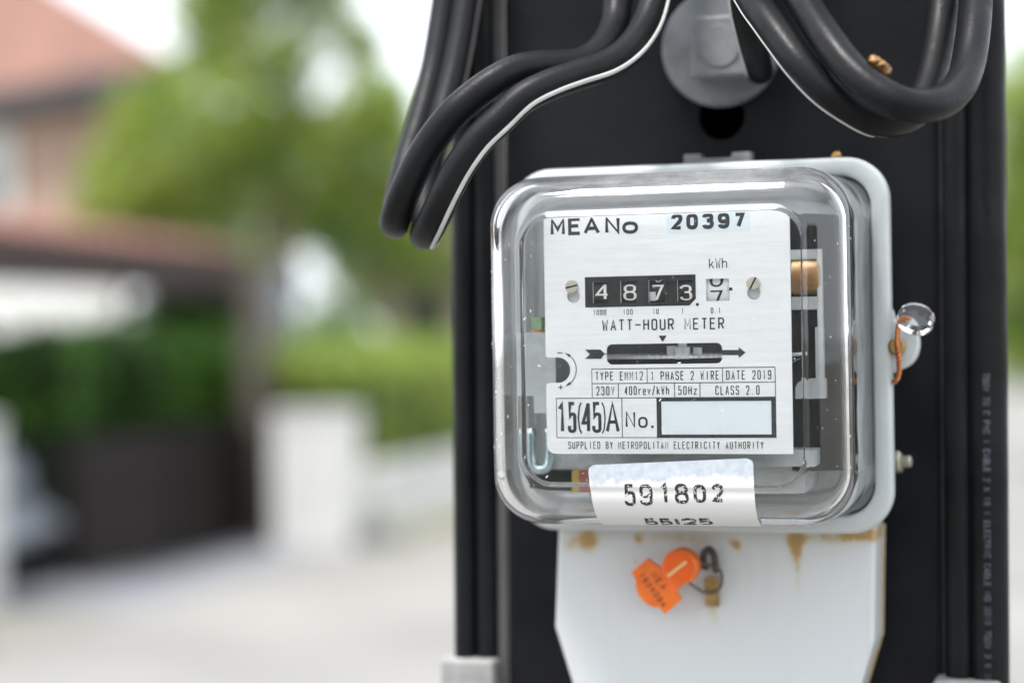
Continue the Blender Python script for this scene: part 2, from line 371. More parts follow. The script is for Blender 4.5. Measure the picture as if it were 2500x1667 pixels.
class Ink:
    """monoline lettering; fmap(u,v,lift) turns plate coordinates (mm) into a point"""
    def __init__(s, fmap): s.mb = MB(); s.fmap = fmap; s.k = 0
    def stroke(s, P, th, contrast=0, sub=0):
        P = [Vector(p) for p in P]
        if sub:
            Q = [P[0]]
            for a, b in zip(P, P[1:]):
                n = max(1, int((b - a).length / sub))
                Q += [a + (b - a) * (i / n) for i in range(1, n + 1)]
            P = Q
        closed = (P[0] - P[-1]).length < 1e-4; n = len(P); V = []
        lift = .03 + (s.k % 12) * .012; s.k += 1
        for i in range(n):
            d1 = (P[i] - P[i - 1]) if i > 0 else ((P[0] - P[-2]) if closed else P[1] - P[0])
            d2 = (P[i + 1] - P[i]) if i < n - 1 else ((P[1] - P[0]) if closed else P[-1] - P[-2])
            d1.normalize(); d2.normalize()
            n1 = Vector((-d1.y, d1.x)); n2 = Vector((-d2.y, d2.x)); m = n1 + n2
            m = n1 if m.length < .3 else m.normalized(); sc = min(1.6, 1 / max(.35, m.dot(n1)))
            tt = th * .5 * (1 - contrast * abs(((d1 + d2) * .5).x)) * sc
            V += [s.fmap(*(P[i] + m * tt), lift), s.fmap(*(P[i] - m * tt), lift)]
        s.mb.add(V, [(2 * i, 2 * i + 1, 2 * i + 3, 2 * i + 2) for i in range(n - 1)])
    def poly(s, P):
        lift = .03 + (s.k % 12) * .012; s.k += 1
        s.mb.add([s.fmap(x, z, lift) for x, z in P], [tuple(range(len(P)))])
    def glyph(s, ch, x0, z0, w, h, th, contrast=0, sub=0):
        e = th * .5
        for st in GL[ch]:
            P = rounded(st, max(.01, w - th), h - th)
            s.stroke([p + Vector((x0 + e, z0 + e)) for p in P], th, contrast, sub)
    def text(s, tx, x0, x1, z0, h, th, gap=.32):
        n = len(tx); pitch = (x1 - x0) / (n - gap); w = pitch * (1 - gap)
        for i, ch in enumerate(tx):
            if ch != ' ': s.glyph(ch, x0 + i * pitch, z0, w, h, th * (.68 if ch in 'MW' else .82 if ch == 'N' else 1))
    def line(s, a, b, th): s.stroke([a, b], th)

# ================================================================== SETTING: road, ground
DG = lambda a, b, z=0: S(a, b, z)
def quad(name, a0, a1, b0, b1, z, m, **k):
    o = mesh(name, [S(a0, b0, z), S(a1, b0, z), S(a1, b1, z), S(a0, b1, z)], [(0, 1, 2, 3)], m); return tag(o, **k)
concrete = mat('pale_concrete_road', (.225, .216, .2), .8, 0, .32, .45, .4, 40)
drive = mat('driveway_concrete', (.175, .18, .195), .8, 0, .25, 1.2, .4, 40)
earth = mat('dry_ground', (.2, .19, .165), .9, 0, .4, .3)
g = quad('ground', -300, 300, -200, 500, -.004, earth, kind='structure')
g = quad('road', -4.9, 6, -40, 200, 0.0, concrete, kind='structure')
g = quad('driveway', -9.5, -4.9, 9.7, 13.4, 0.003, drive, kind='structure')

wallw = mat('white_rendered_wall', (.56, .555, .53), .8, 0, .15, 1.5)
def sbox(mb, a0, a1, b0, b1, z0, z1, k=None): return mb.box(a0, a1, b0, b1, z0, z1, f=lambda p: S(*p), k=k)

# raised pavement corner with a yellowish kerb (bottom left)
kerbm = mat('worn_yellow_kerb_paint', (.42, .4, .22), .8, 0, .4, 6, c2=(.3, .3, .27))
pavem = mat('grey_pavement', (.24, .245, .24), .85, 0, .3, 3)
pts = [(-9, -10), (-4.95, -10), (-4.95, 7.9)] + [(-5.45 + .5 * math.cos(R(a)), 8.0 + .5 * math.sin(R(a))) for a in range(0, 91, 15)] + [(-9, 8.5)]
n_ = len(pts)
o = mesh('pavement', [S(p[0], p[1], z) for z in (0.0, .13) for p in pts], [tuple(n_ + i for i in range(n_))] + [(i, (i + 1) % n_, n_ + (i + 1) % n_, n_ + i) for i in range(n_)], pavem); tag(o, kind='structure')

# ================================================================== BACKGROUND THINGS
def crown(clumps, n, size, m, name='crown', parent=None, seed=1, drop=.25):
    rnd = random.Random(seed); V = []; F = []
    tot = sum(c[3] ** 2 for c in clumps)
    for (x, y, z, r_) in clumps:
        for _ in range(int(n * r_ * r_ / tot)):
            d = Vector((rnd.gauss(0, 1), rnd.gauss(0, 1), rnd.gauss(0, 1))).normalized() * (r_ * rnd.random() ** .45)
            p = Vector((x, y, z)) + d
            t = Vector((rnd.gauss(0, 1), rnd.gauss(0, 1), rnd.gauss(0, .6))).normalized(); b = t.orthogonal().normalized()
            b = (Matrix.Rotation(rnd.uniform(0, 6.28), 3, t) @ b)
            L = size * rnd.uniform(.6, 1.3); h = L * .45; i = len(V)
            V += [p - t * L, p + b * h, p + t * L, p - b * h]; F.append((i, i + 1, i + 2, i + 3))
    return mesh(name, V, F, m, parent)
barkm = mat('grey_brown_bark', (.26, .21, .14), .9, 0, .4, 12, .6, 30)
barkd = mat('dark_bark', (.07, .055, .04), .9, 0, .4, 12, .6, 30)
lf_bright = leafmat('bright_green_leaves', (.13, .22, .04), (.42, .50, .10), .5)
lf_mid = leafmat('mid_green_leaves', (.05, .12, .02), (.2, .30, .06), .4)
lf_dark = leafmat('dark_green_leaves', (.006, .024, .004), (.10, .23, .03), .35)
lf_pale = leafmat('pale_green_leaves', (.2, .26, .11), (.38, .42, .2), .45)
def tree(label, base, trunk_pts, tr, clumps, n, size, m, bm_=None, seed=1, limbs=True, group=None):
    t = empty('tree', base, label, 'tree', group)
    mb = MB(); top = trunk_pts[-1]
    mb.tube(trunk_pts, lambda q: tr * (1 - .55 * q), 12, f=Vector, sub=5)
    if limbs:
        rnd = random.Random(seed)
        for c in clumps[::2]:
            c = Vector(c[:3]); s = Vector(trunk_pts[-2]).lerp(Vector(top), rnd.uniform(.1, .9)); mid = s.lerp(c, .5) + Vector((0, 0, .06))
            mb.tube([s, mid, c], lambda q: tr * (.42 - .34 * q), 7, f=Vector, sub=4)
    mb.build('trunk', bm_ or barkm, t, True)
    crown(clumps, n, size, m, 'crown', t, seed)
    return t
def cl(px, py, D, r_): p = at(px, py, D); return (p.x, p.y, p.z, r_)
# main tree behind the gate
tb = at(695, 833, 19.5); tb.z = 0
t1 = at(690, 640, 19.5); t2 = at(672, 420, 19.3); t3 = at(640, 240, 19.2)
tree('leafy green garden tree with a pale trunk rising behind the dark gate', tb, [tb, Vector((tb.x, tb.y, 1.2)), t1, t2, t3], .13,
     [cl(c[0], c[1], c[2] + 4.2, c[3] * 1.28) for c in ((330, 470, 15, .42), (370, 300, 15, .38), (560, 150, 15.2, .40), (520, 30, 15.3, .42), (760, 20, 15.3, .4), (700, 150, 15, .30), (900, 260, 14.9, .34),
      (960, 340, 14.9, .3), (560, 290, 14.8, .42), (460, 400, 14.8, .42), (620, 420, 14.9, .36), (820, 360, 15, .36), (520, 540, 14.8, .3), (350, 590, 15, .3),
      (880, 120, 15.4, .22), (700, 300, 15.2, .34), (600, -90, 15.3, .5), (780, -140, 15.3, .5), (430, 220, 15.4, .3), (760, 480, 15.4, .26), (250, 540, 15.2, .3), (920, 450, 15.4, .28), (690, 560, 15.4, .24), (960, 520, 15.4, .3), (1010, 600, 15.8, .28), (270, 430, 15.4, .28), (400, 480, 15, .32), (960, 250, 15.2, .22))],
     14000, .068, lf_bright, seed=3)
# second, darker tree further back
tb = at(600, 833, 26); tb.z = 0
tree('darker tree further back, its crown showing behind the bright garden tree', tb, [tb, tb + Vector((0, 0, 1.6)), tb + Vector((0, 0, 2.6))], .16,
     [cl(c[0], c[1], c[2], c[3] * 1.22) for c in ((620, 380, 26, .55), (820, 440, 26, .6), (560, 500, 26, .55), (900, 300, 26, .4), (840, 580, 26, .45), (430, 560, 26, .5), (740, 330, 26, .35), (540, 40, 26, .4), (880, 90, 26, .25))],
     6000, .07, lf_mid, barkd, 5)
tb = S(-7.3, 16.2, 0)
tree('low bushy shrub under the carport eave, just above the dark hedge', tb, [tb, S(-7.3, 16.2, .7), S(-7.3, 16.2, 1.2)], .06,
     [cl(*c) for c in ((380, 790, 17.5, .3), (450, 730, 17.5, .35), (540, 760, 17.5, .38), (600, 690, 17.5, .35), (520, 670, 17.5, .3), (480, 810, 17.5, .35), (590, 830, 17.5, .35), (400, 850, 17.5, .3))], 6000, .055, lf_mid, barkd, 15)
tb = S(-3.2, 29, 0)
tree('pale feathery tree far down the street beside the beige house', tb, [tb, S(-3.2, 29, 1.5), S(-3.2, 29, 2.5)], .14,
     [cl(*c) for c in ((960, 560, 30, .7), (1020, 480, 30, .8), (1060, 620, 30, .8), (900, 640, 30, .6), (1090, 400, 30, .7))], 6000, .09, lf_pale, barkm, 6)
tb = S(.6, 21, 0)
tree('tall green tree right of the black pole', tb, [tb, S(.6, 21, 1.2), S(.6, 21, 2.4)], .16,
     [cl(*c) for c in ((2500, 300, 21, .65), (2580, 240, 21, .8), (2480, 480, 21, .6), (2560, 560, 21, .9), (2640, 420, 21, .9), (2500, 700, 21, .55), (2480, 840, 21, .45), (2600, 800, 21, .7))],
     9000, .07, lf_bright, barkd, 8)
# far row of trees closing the street
for i, (a, b, h, m_, lab) in enumerate(((-16, 48, 6.0, lf_mid, 'distant broad tree behind the house with the red roof'), (-9.5, 52, 5.2, lf_dark, 'distant dark tree at the end of the street, left of the pale one'),
        (-2.5, 56, 5.0, lf_mid, 'distant tree at the end of the street, hidden mostly by the meter pole'), (6, 52, 6.0, lf_mid, 'distant tree right of the pole behind the tall green tree'), (7, 30, 5.0, lf_mid, 'broad tree behind the pale wall, right of the tall green tree'), (15, 34, 6.0, lf_dark, 'dark tree behind the far right end of the pale wall'))):
    tb = S(a, b, 0); rnd = random.Random(20 + i)
    tree(lab, tb, [tb, S(a, b, 1.2), S(a, b, h * .55)], .2, [(*S(a + rnd.uniform(-2.4, 2.4), b + rnd.uniform(-1.5, 1.5), rnd.uniform(1.2, h - .8)), rnd.uniform(.9, 1.4)) for _ in range(11)], 4500, .16, m_, barkd, 30 + i, group='trees closing the far end of the street')

# hedges
def hedge(label, a0, a1, b0, b1, z0, z1, n, size, m, seed):
    t = empty('hedge', S((a0 + a1) / 2, (b0 + b1) / 2, 0), label, 'hedge')
    core = mat('hedge_inner_shade', (.012, .02, .008), .9)  # near-black core: the shade inside the hedge put into the colour
    mb = MB(); sbox(mb, a0 + .12, a1 - .12, b0 + .12, b1 - .12, 0, z1 - .14); mb.build('dark_core', core, t)
    rnd = random.Random(seed); V = []; F = []
    for _ in range(n):
        q = rnd.random(); a = rnd.uniform(a0, a1); b = rnd.uniform(b0, b1); z = rnd.uniform(z0, z1)
        bul = .07 * math.sin(b * 5 + seed) + .05 * math.sin(b * 13)
        if q < .45: z = z1 + bul + rnd.gauss(0, .05)
        elif q < .85: a = a1 + bul * .6 + rnd.gauss(0, .04)
        else: b = rnd.choice((b0, b1)) + rnd.gauss(0, .04)
        p = S(a, b, z); t_ = Vector((rnd.gauss(0, 1), rnd.gauss(0, 1), rnd.gauss(0, .7))).normalized(); bb = Matrix.Rotation(rnd.uniform(0, 6.28), 3, t_) @ t_.orthogonal().normalized()
        L = size * rnd.uniform(.6, 1.3); i = len(V); V += [p - t_ * L, p + bb * L * .5, p + t_ * L, p - bb * L * .5]; F.append((i, i + 1, i + 2, i + 3))
    mesh('leaves', V, F, m, t); return t
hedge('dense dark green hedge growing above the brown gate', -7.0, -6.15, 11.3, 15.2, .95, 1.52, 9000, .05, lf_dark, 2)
hedge('bright green clipped hedge above the low white wall', -6.0, -4.95, 13.75, 24, .3, 1.42, 10000, .05, lf_bright, 4)

hedge('tall dark hedge added out of view behind the camera to darken the glass cover reflection', -8, 6, -14.5, -13.4, .2, 3.4, 14000, .1, lf_dark, 6)  # unseen, added so the glass mirrors dark leaves instead of bright sky
# gate: dark brown low gate between the pillars
gm = mat('dark_brown_gate_paint', (.013, .010, .009), .6, 0, .3, 8, spec=.15); gm2 = mat('brown_gate_panel', (.02, .014, .012), .6, 0, .5, 5, c2=(.009, .008, .008), spec=.15)
gt = empty('gate', S(-5.75, 12.1, 0), 'dark brown low sliding gate between two white pillars', 'gate')
mb = MB()
for (b0, b1) in ((10.72, 10.8), (12.17, 12.23), (12.96, 13.04), (13.5, 13.58)): sbox(mb, -5.80, -5.72, b0, b1, .04, .92)
for k, (b0, b1) in enumerate(((10.8, 12.17), (12.23, 12.96), (13.04, 13.5))):
    for z in (.04, .62, .86): sbox(mb, -5.79, -5.73, b0, b1, z, z + .06)
mb.build('gate_frame', gm, gt)
for (b0, b1) in ((10.8, 12.17), (12.23, 12.96), (13.04, 13.5)):
    mb = MB(); n = int((b1 - b0) / .11)
    for i in range(n): sbox(mb, -5.772, -5.748, b0 + (b1 - b0) * i / n + .004, b0 + (b1 - b0) * (i + 1) / n - .004, .10, .62)
    sbox(mb, -5.768, -5.752, b0, b1, .68, .86); mb.build('gate_panel', gm2, gt)

# white pillars
def pillar(label, a0, a1, b0, b1, h):
    t = empty('gate_pillar', S((a0 + a1) / 2, (b0 + b1) / 2, 0), label, 'pillar', 'white pillars at the gate')
    mb = MB(); f = lambda p: S(p[0], p[2], p[1])
    pts = rrect((a0 + a1) / 2, (b0 + b1) / 2, (a1 - a0) / 2, (b1 - b0) / 2, .04, 4)
    mb.prism(pts, 0, h, f=f); mb.build('shaft', wallw, t)
    mb = MB(); mb.prism(rrect((a0 + a1) / 2, (b0 + b1) / 2, (a1 - a0) / 2 + .012, (b1 - b0) / 2 + .012, .05, 4), h, h + .05, f=f); mb.build('cap', wallw, t)
pillar('stout white rendered pillar right of the dark gate', -5.40, -4.78, 13.1, 13.4, 0.96)
pillar('white pillar cut off by the left edge, in front of the silver car', -6.4, -5.8, 9.3, 9.9, 1.05)
# low white wall with yellow kerb
t = empty('low_wall', S(-4.75, 18, 0), 'low white garden wall running away from the pillar under the hedge', 'wall')
mb = MB(); sbox(mb, -4.92, -4.72, 13.66, 25, 0, .52); mb.build('wall', wallw, t)
mb = MB(); sbox(mb, -4.96, -4.68, 13.66, 25, .52, .57); mb.build('coping', wallw, t)
mb = MB(); sbox(mb, -4.715, -4.52, 13.6, 25, 0.0, .12); tag(mb.build('kerb', kerbm), kind='structure')
mb = MB(); p = at(850, 1325, 14.7); mb.blob((p.x, p.y, .085), (.13, .12, .09), f=Vector, seed=3); tag(mb.build('rubbish_bag', mat('dark_grey_sack', (.06, .07, .07), .6, 0, .3, 20), smooth=True), 'small dark grey bag lying at the foot of the white pillar', 'bag')

# carport: red tiled lean-to roof on posts
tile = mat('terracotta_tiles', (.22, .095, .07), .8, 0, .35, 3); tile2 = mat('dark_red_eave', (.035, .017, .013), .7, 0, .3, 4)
t = empty('carport', S(-7.5, 14, 0), 'carport with low red tiled roof behind the hedge', 'carport')
mb = MB(); A0, A1, Z0, Z1 = -6.6, -10.2, 2.28, 2.9
nst = 26
for i in range(nst):
    b0 = 9 + (16.8 - 9) * i / nst; b1 = 9 + (16.8 - 9) * (i + 1) / nst; bmid = (b0 + b1) / 2
    V = [S(A0, b0, Z0), S(A0, bmid, Z0 + .05), S(A0, b1, Z0), S(A1, b0, Z1), S(A1, bmid, Z1 + .05), S(A1, b1, Z1)]
    mb.add(V, [(0, 1, 4, 3), (1, 2, 5, 4)])
mb.build('roof', tile, t)
mb = MB(); sbox(mb, -6.62, -6.54, 9, 16.8, 1.93, 2.275); mb.build('fascia', tile2, t)
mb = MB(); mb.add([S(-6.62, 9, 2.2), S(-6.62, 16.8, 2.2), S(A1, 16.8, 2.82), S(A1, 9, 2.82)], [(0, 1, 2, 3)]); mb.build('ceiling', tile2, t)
pb = mat('brown_post_paint', (.075, .06, .052), .6); pg = mat('grey_post_paint', (.15, .17, .18), .6)
p = at(628, 900, 15.3)
mb = MB(); mb.box(p.x - .085, p.x + .085, p.y - .08, p.y + .08, 0, 2.13, f=Vector); mb.build('post', pb, t)
p = at(692, 900, 16.4)
mb = MB(); mb.box(p.x - .1, p.x + .1, p.y - .08, p.y + .08, 0, 2.12, f=Vector); mb.build('post', pg, t)
mb = MB(); sbox(mb, -6.66, -6.54, 9.1, 9.22, 0, 2.12); mb.build('post', pb, t)

# two-storey house with terracotta hip roof
hs = empty('house', S(-14, 24, 0), 'two-storey house with pink terracotta hip roof and dark eaves', 'house')
def hd(deg): a = R(deg); return VD * math.cos(a) + Vector((VR.x, VR.y, 0)).normalized() * math.sin(a)
P0 = at(428, 172, 22); zE = P0.z; P0 = Vector((P0.x, P0.y, 0)); dL, dA = hd(-47.7), hd(-11.5)
P1 = P0 + dL * 9; P2 = P1 + dA * 8; P3 = P0 + dA * 8
wl = mat('pale_plaster', (.6, .6, .57), .85, 0, .1, 1); wb = mat('pinkish_brown_plaster', (.42, .29, .22), .85, 0, .2, 1)
rt = mat('sunbleached_terracotta', (.27, .14, .105), .8, 0, .25, 2); fs = mat('charcoal_fascia', (.045, .05, .055), .6, spec=.2)
def up(p, z): return Vector((p.x, p.y, z))
def foot(i): return [P0 + dL * 1.25 * i + dA * i, P1 - dL * i + dA * i, P2 - dL * i - dA * i, P3 + dL * i - dA * i]
mb = MB(); q = foot(.8); mb.add([up(p, z) for z in (0, zE - .02) for p in q], [(0, 1, 5, 4), (1, 2, 6, 5), (2, 3, 7, 6), (3, 0, 4, 7), (4, 5, 6, 7)]); mb.build('wall', wb, hs)
mb = MB(); a_ = q[0] + dL * 2.2 - dA * .1; b_ = q[1] - dA * .1; mb.add([up(p, z) for z in (0, zE - .3) for p in (a_ - dA * .02, b_ - dA * .02, b_ + dA * .08, a_ + dA * .08)], [(0, 1, 5, 4), (1, 2, 6, 5), (2, 3, 7, 6), (3, 0, 4, 7), (4, 5, 6, 7)]); mb.build('front_wall', wl, hs)
mb = MB(); a_ = q[0] + dL * .15 - dA * .14; b_ = q[1] - dA * .14; mb.add([up(p, z) for z in (0, 2.55) for p in (a_ - dA * .02, b_ - dA * .02, b_ + dA * .02, a_ + dA * .02)], [(0, 1, 5, 4), (1, 2, 6, 5), (2, 3, 7, 6), (3, 0, 4, 7), (4, 5, 6, 7)]); mb.build('ground_floor_wall', wl, hs)
R1 = at(-60, -150, 26); R2 = R1 + dL * 3
mb = MB(); zr = zE + .12; V = [up(P0, zr), up(P1, zr), up(P2, zr), up(P3, zr), R1, Vector((R2.x, R2.y, R1.z))]
mb.add(V, [(0, 1, 5, 4), (1, 2, 5), (2, 3, 4, 5), (3, 0, 4)]); mb.build('roof', rt, hs)
mb = MB(); q2_ = foot(.08); mb.add([up(p, z) for z in (zE - .16, zE + .115) for p in (P0, P1, P2, P3)] + [up(p, zE - .16) for p in foot(.3)], [(0, 1, 5, 4), (1, 2, 6, 5), (2, 3, 7, 6), (3, 0, 4, 7), (0, 8, 9, 1), (1, 9, 10, 2), (2, 10, 11, 3), (3, 11, 8, 0)]); mb.build('fascia', fs, hs)
mb = MB(); q = foot(.3); mb.add([up(p, zE - .13) for p in q], [(0, 1, 2, 3)]); mb.build('soffit', fs, hs)
gl = mat('dark_window_glass', (.03, .04, .05), .1)
for k in (2.6, 5.2):
    o_ = foot(.8)[0] + dL * k - dA * .15
    fw = lambda p: o_ + dL * p[0] - dA * p[1] + Vector((0, 0, p[2]))
    mb = MB()
    for z in (2.6, 3.84): mb.box(0, 1.2, 0, .05, z, z + .06, f=fw)
    for x in (0, .57, 1.14): mb.box(x, x + .06, 0, .05, 2.66, 3.84, f=fw)
    wf = mb.build('window', wallw, hs); mb = MB(); mb.box(.05, 1.15, .005, .02, 2.65, 3.85, f=fw); mb.build('pane', gl, wf)
# beige bungalow down the street
bh = empty('house', S(-2.5, 35, 0), 'beige single-storey house far down the street behind pale tree', 'house')
a0, b0, z0 = SP(930, 640, 33)
bw = mat('beige_plaster', (.5, .44, .33), .85, 0, .15, .8); br = mat('tan_roof_tiles', (.5, .36, .24), .8, 0, .25, 2)
mb = MB(); sbox(mb, a0, a0 + 7, b0, b0 + 7, 0, z0); mb.build('wall', bw, bh)
mb = MB(); V = [S(a0 - .5, b0 - .5, z0), S(a0 + 7.5, b0 - .5, z0), S(a0 + 7.5, b0 + 7.5, z0), S(a0 - .5, b0 + 7.5, z0), S(a0 + 2.5, b0 + 3.5, z0 + 1.1), S(a0 + 4.5, b0 + 3.5, z0 + 1.1)]
mb.add(V, [(0, 1, 5, 4), (1, 2, 5), (2, 3, 4, 5), (3, 0, 4), (0, 3, 2, 1)]); mb.build('roof', br, bh)
mb = MB(); sbox(mb, a0 + .35, a0 + 1.2, b0 - .05, b0 - .003, .9, z0 - .25); wf = mb.build('window', gl, bh)
# white boundary wall across the far right
t = empty('boundary_wall', S(2, 26, 0), 'pale rendered wall right of the black pole beyond the road', 'wall')
mb = MB(); sbox(mb, .2, 40, 25.6, 25.8, 0, 1.0); mb.build('wall', wallw, t)
mb = MB(); sbox(mb, .15, 40.05, 25.55, 25.85, 1.0, 1.06); mb.build('coping', wallw, t)

# silver car parked in the drive, nose just showing behind the left pillar
cp = mat('silver_car_paint', (.38, .41, .46), .25, .4); cg = mat('car_glass', (.02, .025, .03), .05); tyre = mat('tyre_rubber', (.02, .02, .02), .8); rim = mat('alloy_rim', (.5, .5, .5), .3, .9)
hl = mat('headlight_lens', (.75, .78, .8), .1); grl = mat('black_grille', (.015, .015, .015), .5)
car = empty('parked_car', S(-8.1, 10.6, 0), 'silver car parked in the driveway with its nose beside the gate', 'car')
car_shift = NV * -.2
prof = [(-10.2, .35), (-10.25, .75), (-10.15, .98), (-9.7, 1.05), (-9.2, 1.42), (-8.1, 1.45), (-7.35, 1.02), (-6.45, .92), (-6.15, .78), (-6.05, .5), (-6.1, .25), (-9.9, .25)]
prof = [tuple(p) for p in spline([(p[0], p[1], 0) for p in prof], 4)]; prof = [(p[0], p[1]) for p in prof]
def carsec(b0, b1, inn): return [S(p[0], 10.6 + (b1 - 10.6), p[1]) for p in prof]
rows = []
for (b, k) in ((9.82, .86), (9.86, .95), (9.95, 1), (11.05, 1), (11.16, .95), (11.22, .86)):
    ca, cz = -8.1, .7
    rows.append([S(ca + (p[0] - ca) * (1 if b in (9.95, 11.05) else (.985 if k == .95 else .95)), 10.52 + (b - 10.52) * (1 - .16 * max(0, (p[1] - .95) / .5)), cz + (p[1] - cz) * k) for p in prof])
V, F = loft(rows, True, True); mesh('body', V, F, cp, car, True, sharp=40)
for s in (9.86, 11.0):
    for a in (-9.35, -6.95):
        mb = MB(); mb.cyl((a, s - .06, .31), (0, 1, 0), .31, .3, 28, f=lambda p: S(*p), bev=.03); wh = mb.build('wheel', tyre, car, True, sharp=40)
        mb = MB(); mb.cyl((a, s - .07, .31), (0, 1, 0), .2, .32, 20, f=lambda p: S(*p)); mb.build('rim', rim, wh, True, sharp=40)
mb = MB(); mb.add([S(-8.12, 10.02, 1.40), S(-8.12, 11.02, 1.40), S(-7.36, 11.08, 1.06), S(-7.36, 9.96, 1.06)], [(0, 1, 2, 3)])
for v in mb.V: v += Vector((.04, 0, .05))
mb.build('windscreen', cg, car)
for b in (9.98, 10.86):
    mb = MB(); mb.blob((-6.2, b + .1, .68), (.1, .14, .08), 10, .03, f=lambda p: S(*p)); mb.build('headlight', hl, car, True)
mb = MB(); sbox(mb, -6.1, -6.04, 10.24, 10.8, .42, .58); mb.build('grille', grl, car)
car.location += car_shift

# ================================================================== FOREGROUND: pole, clamps, cables
YP = 95.0                                  # pole face, mm behind the name plate
pole = empty('utility_pole', Vector((0, .14, 0)), 'black painted square utility pole carrying the electricity meter', 'pole')
pl = on(1231, 833, YP).x; pr = on(2303, 833, YP).x
hc = on(1757, 285, YP); hr = 9.0
zb, zt = -1500.0, 2500.0
# front sheet with the punched hole, sides and back
outl = [(pl + 3, zb), (pr - 3, zb), (pr - 3, zt), (pl + 3, zt)]
sh = slab([outl, circle(hc.x, hc.z, hr, 32)], YP, YP + 4, 'front_face', M['pole'], pole)
mb = MB()
Fw = lambda p: W((p[0], p[2], p[1]))
sec = [(pl + 3, YP + .2), (pl + .9, YP + .9), (pl, YP + 3), (pl, YP + 88), (pr, YP + 88), (pr, YP + 3), (pr - .9, YP + .9), (pr - 3, YP + .2), (pr - 3, YP + 45), (pl + 3, YP + 45)]
mb.prism([(p[0], p[1]) for p in sec], zb, zt, f=Fw); mb.build('shaft', M['pole'], pole)
V, F = loft([[W((p[0], y, p[1])) for p in circle(hc.x, hc.z, hr + .05, 32)] for y in (YP + .3, YP + 40)], False, True); mesh('hole_lining', V, F, M['hole'], pole)
bc = on(1749, 114, YP - 8)
mb = MB(); mb.cyl((bc.x, YP - 7, bc.z), (0, 1, 0), 22.4, 6.9, 48, bev=1); wsh = mb.build('bolt_washer', M['galv'], pole, True, sharp=35)
mb = MB(); bx0 = on(1692, 110, YP - 18); bx1 = on(1822, 182, YP - 18); bt = on(1755, 46, YP - 18)
mb.prism(rrect((bx0.x + bx1.x) / 2, (bt.z + bx1.z) / 2, abs(bx1.x - bx0.x) / 2 + 1.2, abs(bt.z - bx1.z) / 2 + .8, 1.2, 3), YP - 22, YP - 7.05, bevel=1.2)
mb.build('square_nut', M['galv'], wsh)
mb = MB(); mb.cyl(((bx0.x + bx1.x) / 2, YP - 22.6, (bt.z + bx1.z) / 2), (0, 1, 0), 7.8, .55, 32, bev=.2); mb.build('bolt_end', M['galv'], wsh, True, sharp=35)

def PZ1(X, Y, y): return on(900 + X / 2.45, Y / 2.45, y)
def PZ2(X, Y, y): return on(1500 + X / 2.352, Y / 2.352, y)
def stripe_along(P, r_, fixed, i0, i1, toward=.35, wd=1.0, name='stripe', m=None, parent=None):
    T, A, B = frames(P); Q = []
    fx = Vector(fixed).normalized(); vw = Vector((.2, -1, 0))
    for i in range(i0, i1):
        s = (fx - T[i] * fx.dot(T[i])).normalized(); v = vw - T[i] * vw.dot(T[i]); v = v - s * v.dot(s)
        v = v.normalized() if v.length > .15 else Vector()
        Q.append(P[i] + (s + v * toward).normalized() * (r_ - .35))
    mb = MB(); mb.tube(Q, wd, 10, sub=1); return mb.build(name, m or M['stripe'], parent, True)
def cable(label, pts, r_, group=None, cat='cable', name='cable', stripe=None, sub=8):
    P = spline(pts, sub)
    t = empty(name, W(P[0]), label, cat, group)
    mb = MB(); mb.tube(P, r_, 24, sub=1); mb.build('sheath', M['rubber'], t, True, sharp=60)
    if stripe: stripe_along(P, r_, parent=t, **stripe)
    return t
GRP = 'black cables looped round the meter pole'
LA = [(1530, -6500, 86), (1525, -2500, 84), (1510, -900, 76), (1500, -500, 60), (1494, -150, 50), (1490, 0, 40), (1475, 150, 33), (1405, 285, 22), (1285, 372, 14), (1130, 393, 8), (1010, 397, 4), (885, 420, 0), (745, 492, -5), (612, 588, -8), (490, 700, -10), (365, 862, -10), (270, 1030, -9), (195, 1200, -5), (162, 1300, 2), (155, 1340, 14), (163, 1300, 27), (190, 1150, 38), (240, 950, 48), (320, 700, 58), (395, 400, 68), (460, 0, 78), (520, -400, 85), (560, -800, 90), (640, -2500, 92), (700, -6500, 92)]
cable('plain black cable of the left loop, the outermost and leftmost one', [PZ1(*p) for p in LA], 5.4, GRP)
LB = [(1745, -6500, 86), (1740, -2500, 84), (1725, -900, 76), (1715, -500, 58), (1710, -150, 46), (1705, 0, 36), (1660, 150, 28), (1565, 290, 18), (1430, 390, 10), (1250, 450, 3), (1080, 510, -3), (922, 590, -8), (788, 714, -11), (657, 840, -13), (548, 992, -14), (462, 1155, -13), (390, 1310, -8), (348, 1385, 0), (335, 1405, 13), (340, 1360, 28), (345, 1200, 38), (362, 1000, 47), (440, 700, 57), (520, 400, 66), (590, 0, 76), (650, -400, 84), (690, -800, 90), (770, -2500, 92), (830, -6500, 92)]
nb = (len(LB) - 1) * 8
cable('black cable of the left loop with a white stripe along its edge', [PZ1(*p) for p in LB], 5.4, GRP, stripe=dict(fixed=(.8, 0, -.6), i0=0, i1=nb // 2 + 30, toward=.5, wd=1.0))
stripe_along(spline([PZ1(*p) for p in LB], 8), 5.4, (.8, 0, -.6), nb // 2 + 30, nb, .3, .95, 'shade_dirt_stripe', M['strip_grey'], bpy.data.objects['cable.001'])  # rear run of the same stripe, its shade and dirt put into the grey
LC = [(520, -6500, 86), (530, -2500, 84), (590, -900, 74), (640, -450, 45), (690, -200, 25), (795, 0, 10), (882, 122, -1), (978, 253, -8), (1070, 373, -12), (1200, 510, -13), (1345, 612, -11), (1500, 690, -6), (1640, 690, 2), (1740, 630, 11), (1800, 500, 20), (1840, 350, 28), (1872, 150, 36), (1885, 0, 42), (1895, -300, 60), (1895, -600, 75), (1900, -2500, 86), (1900, -6500, 86)]
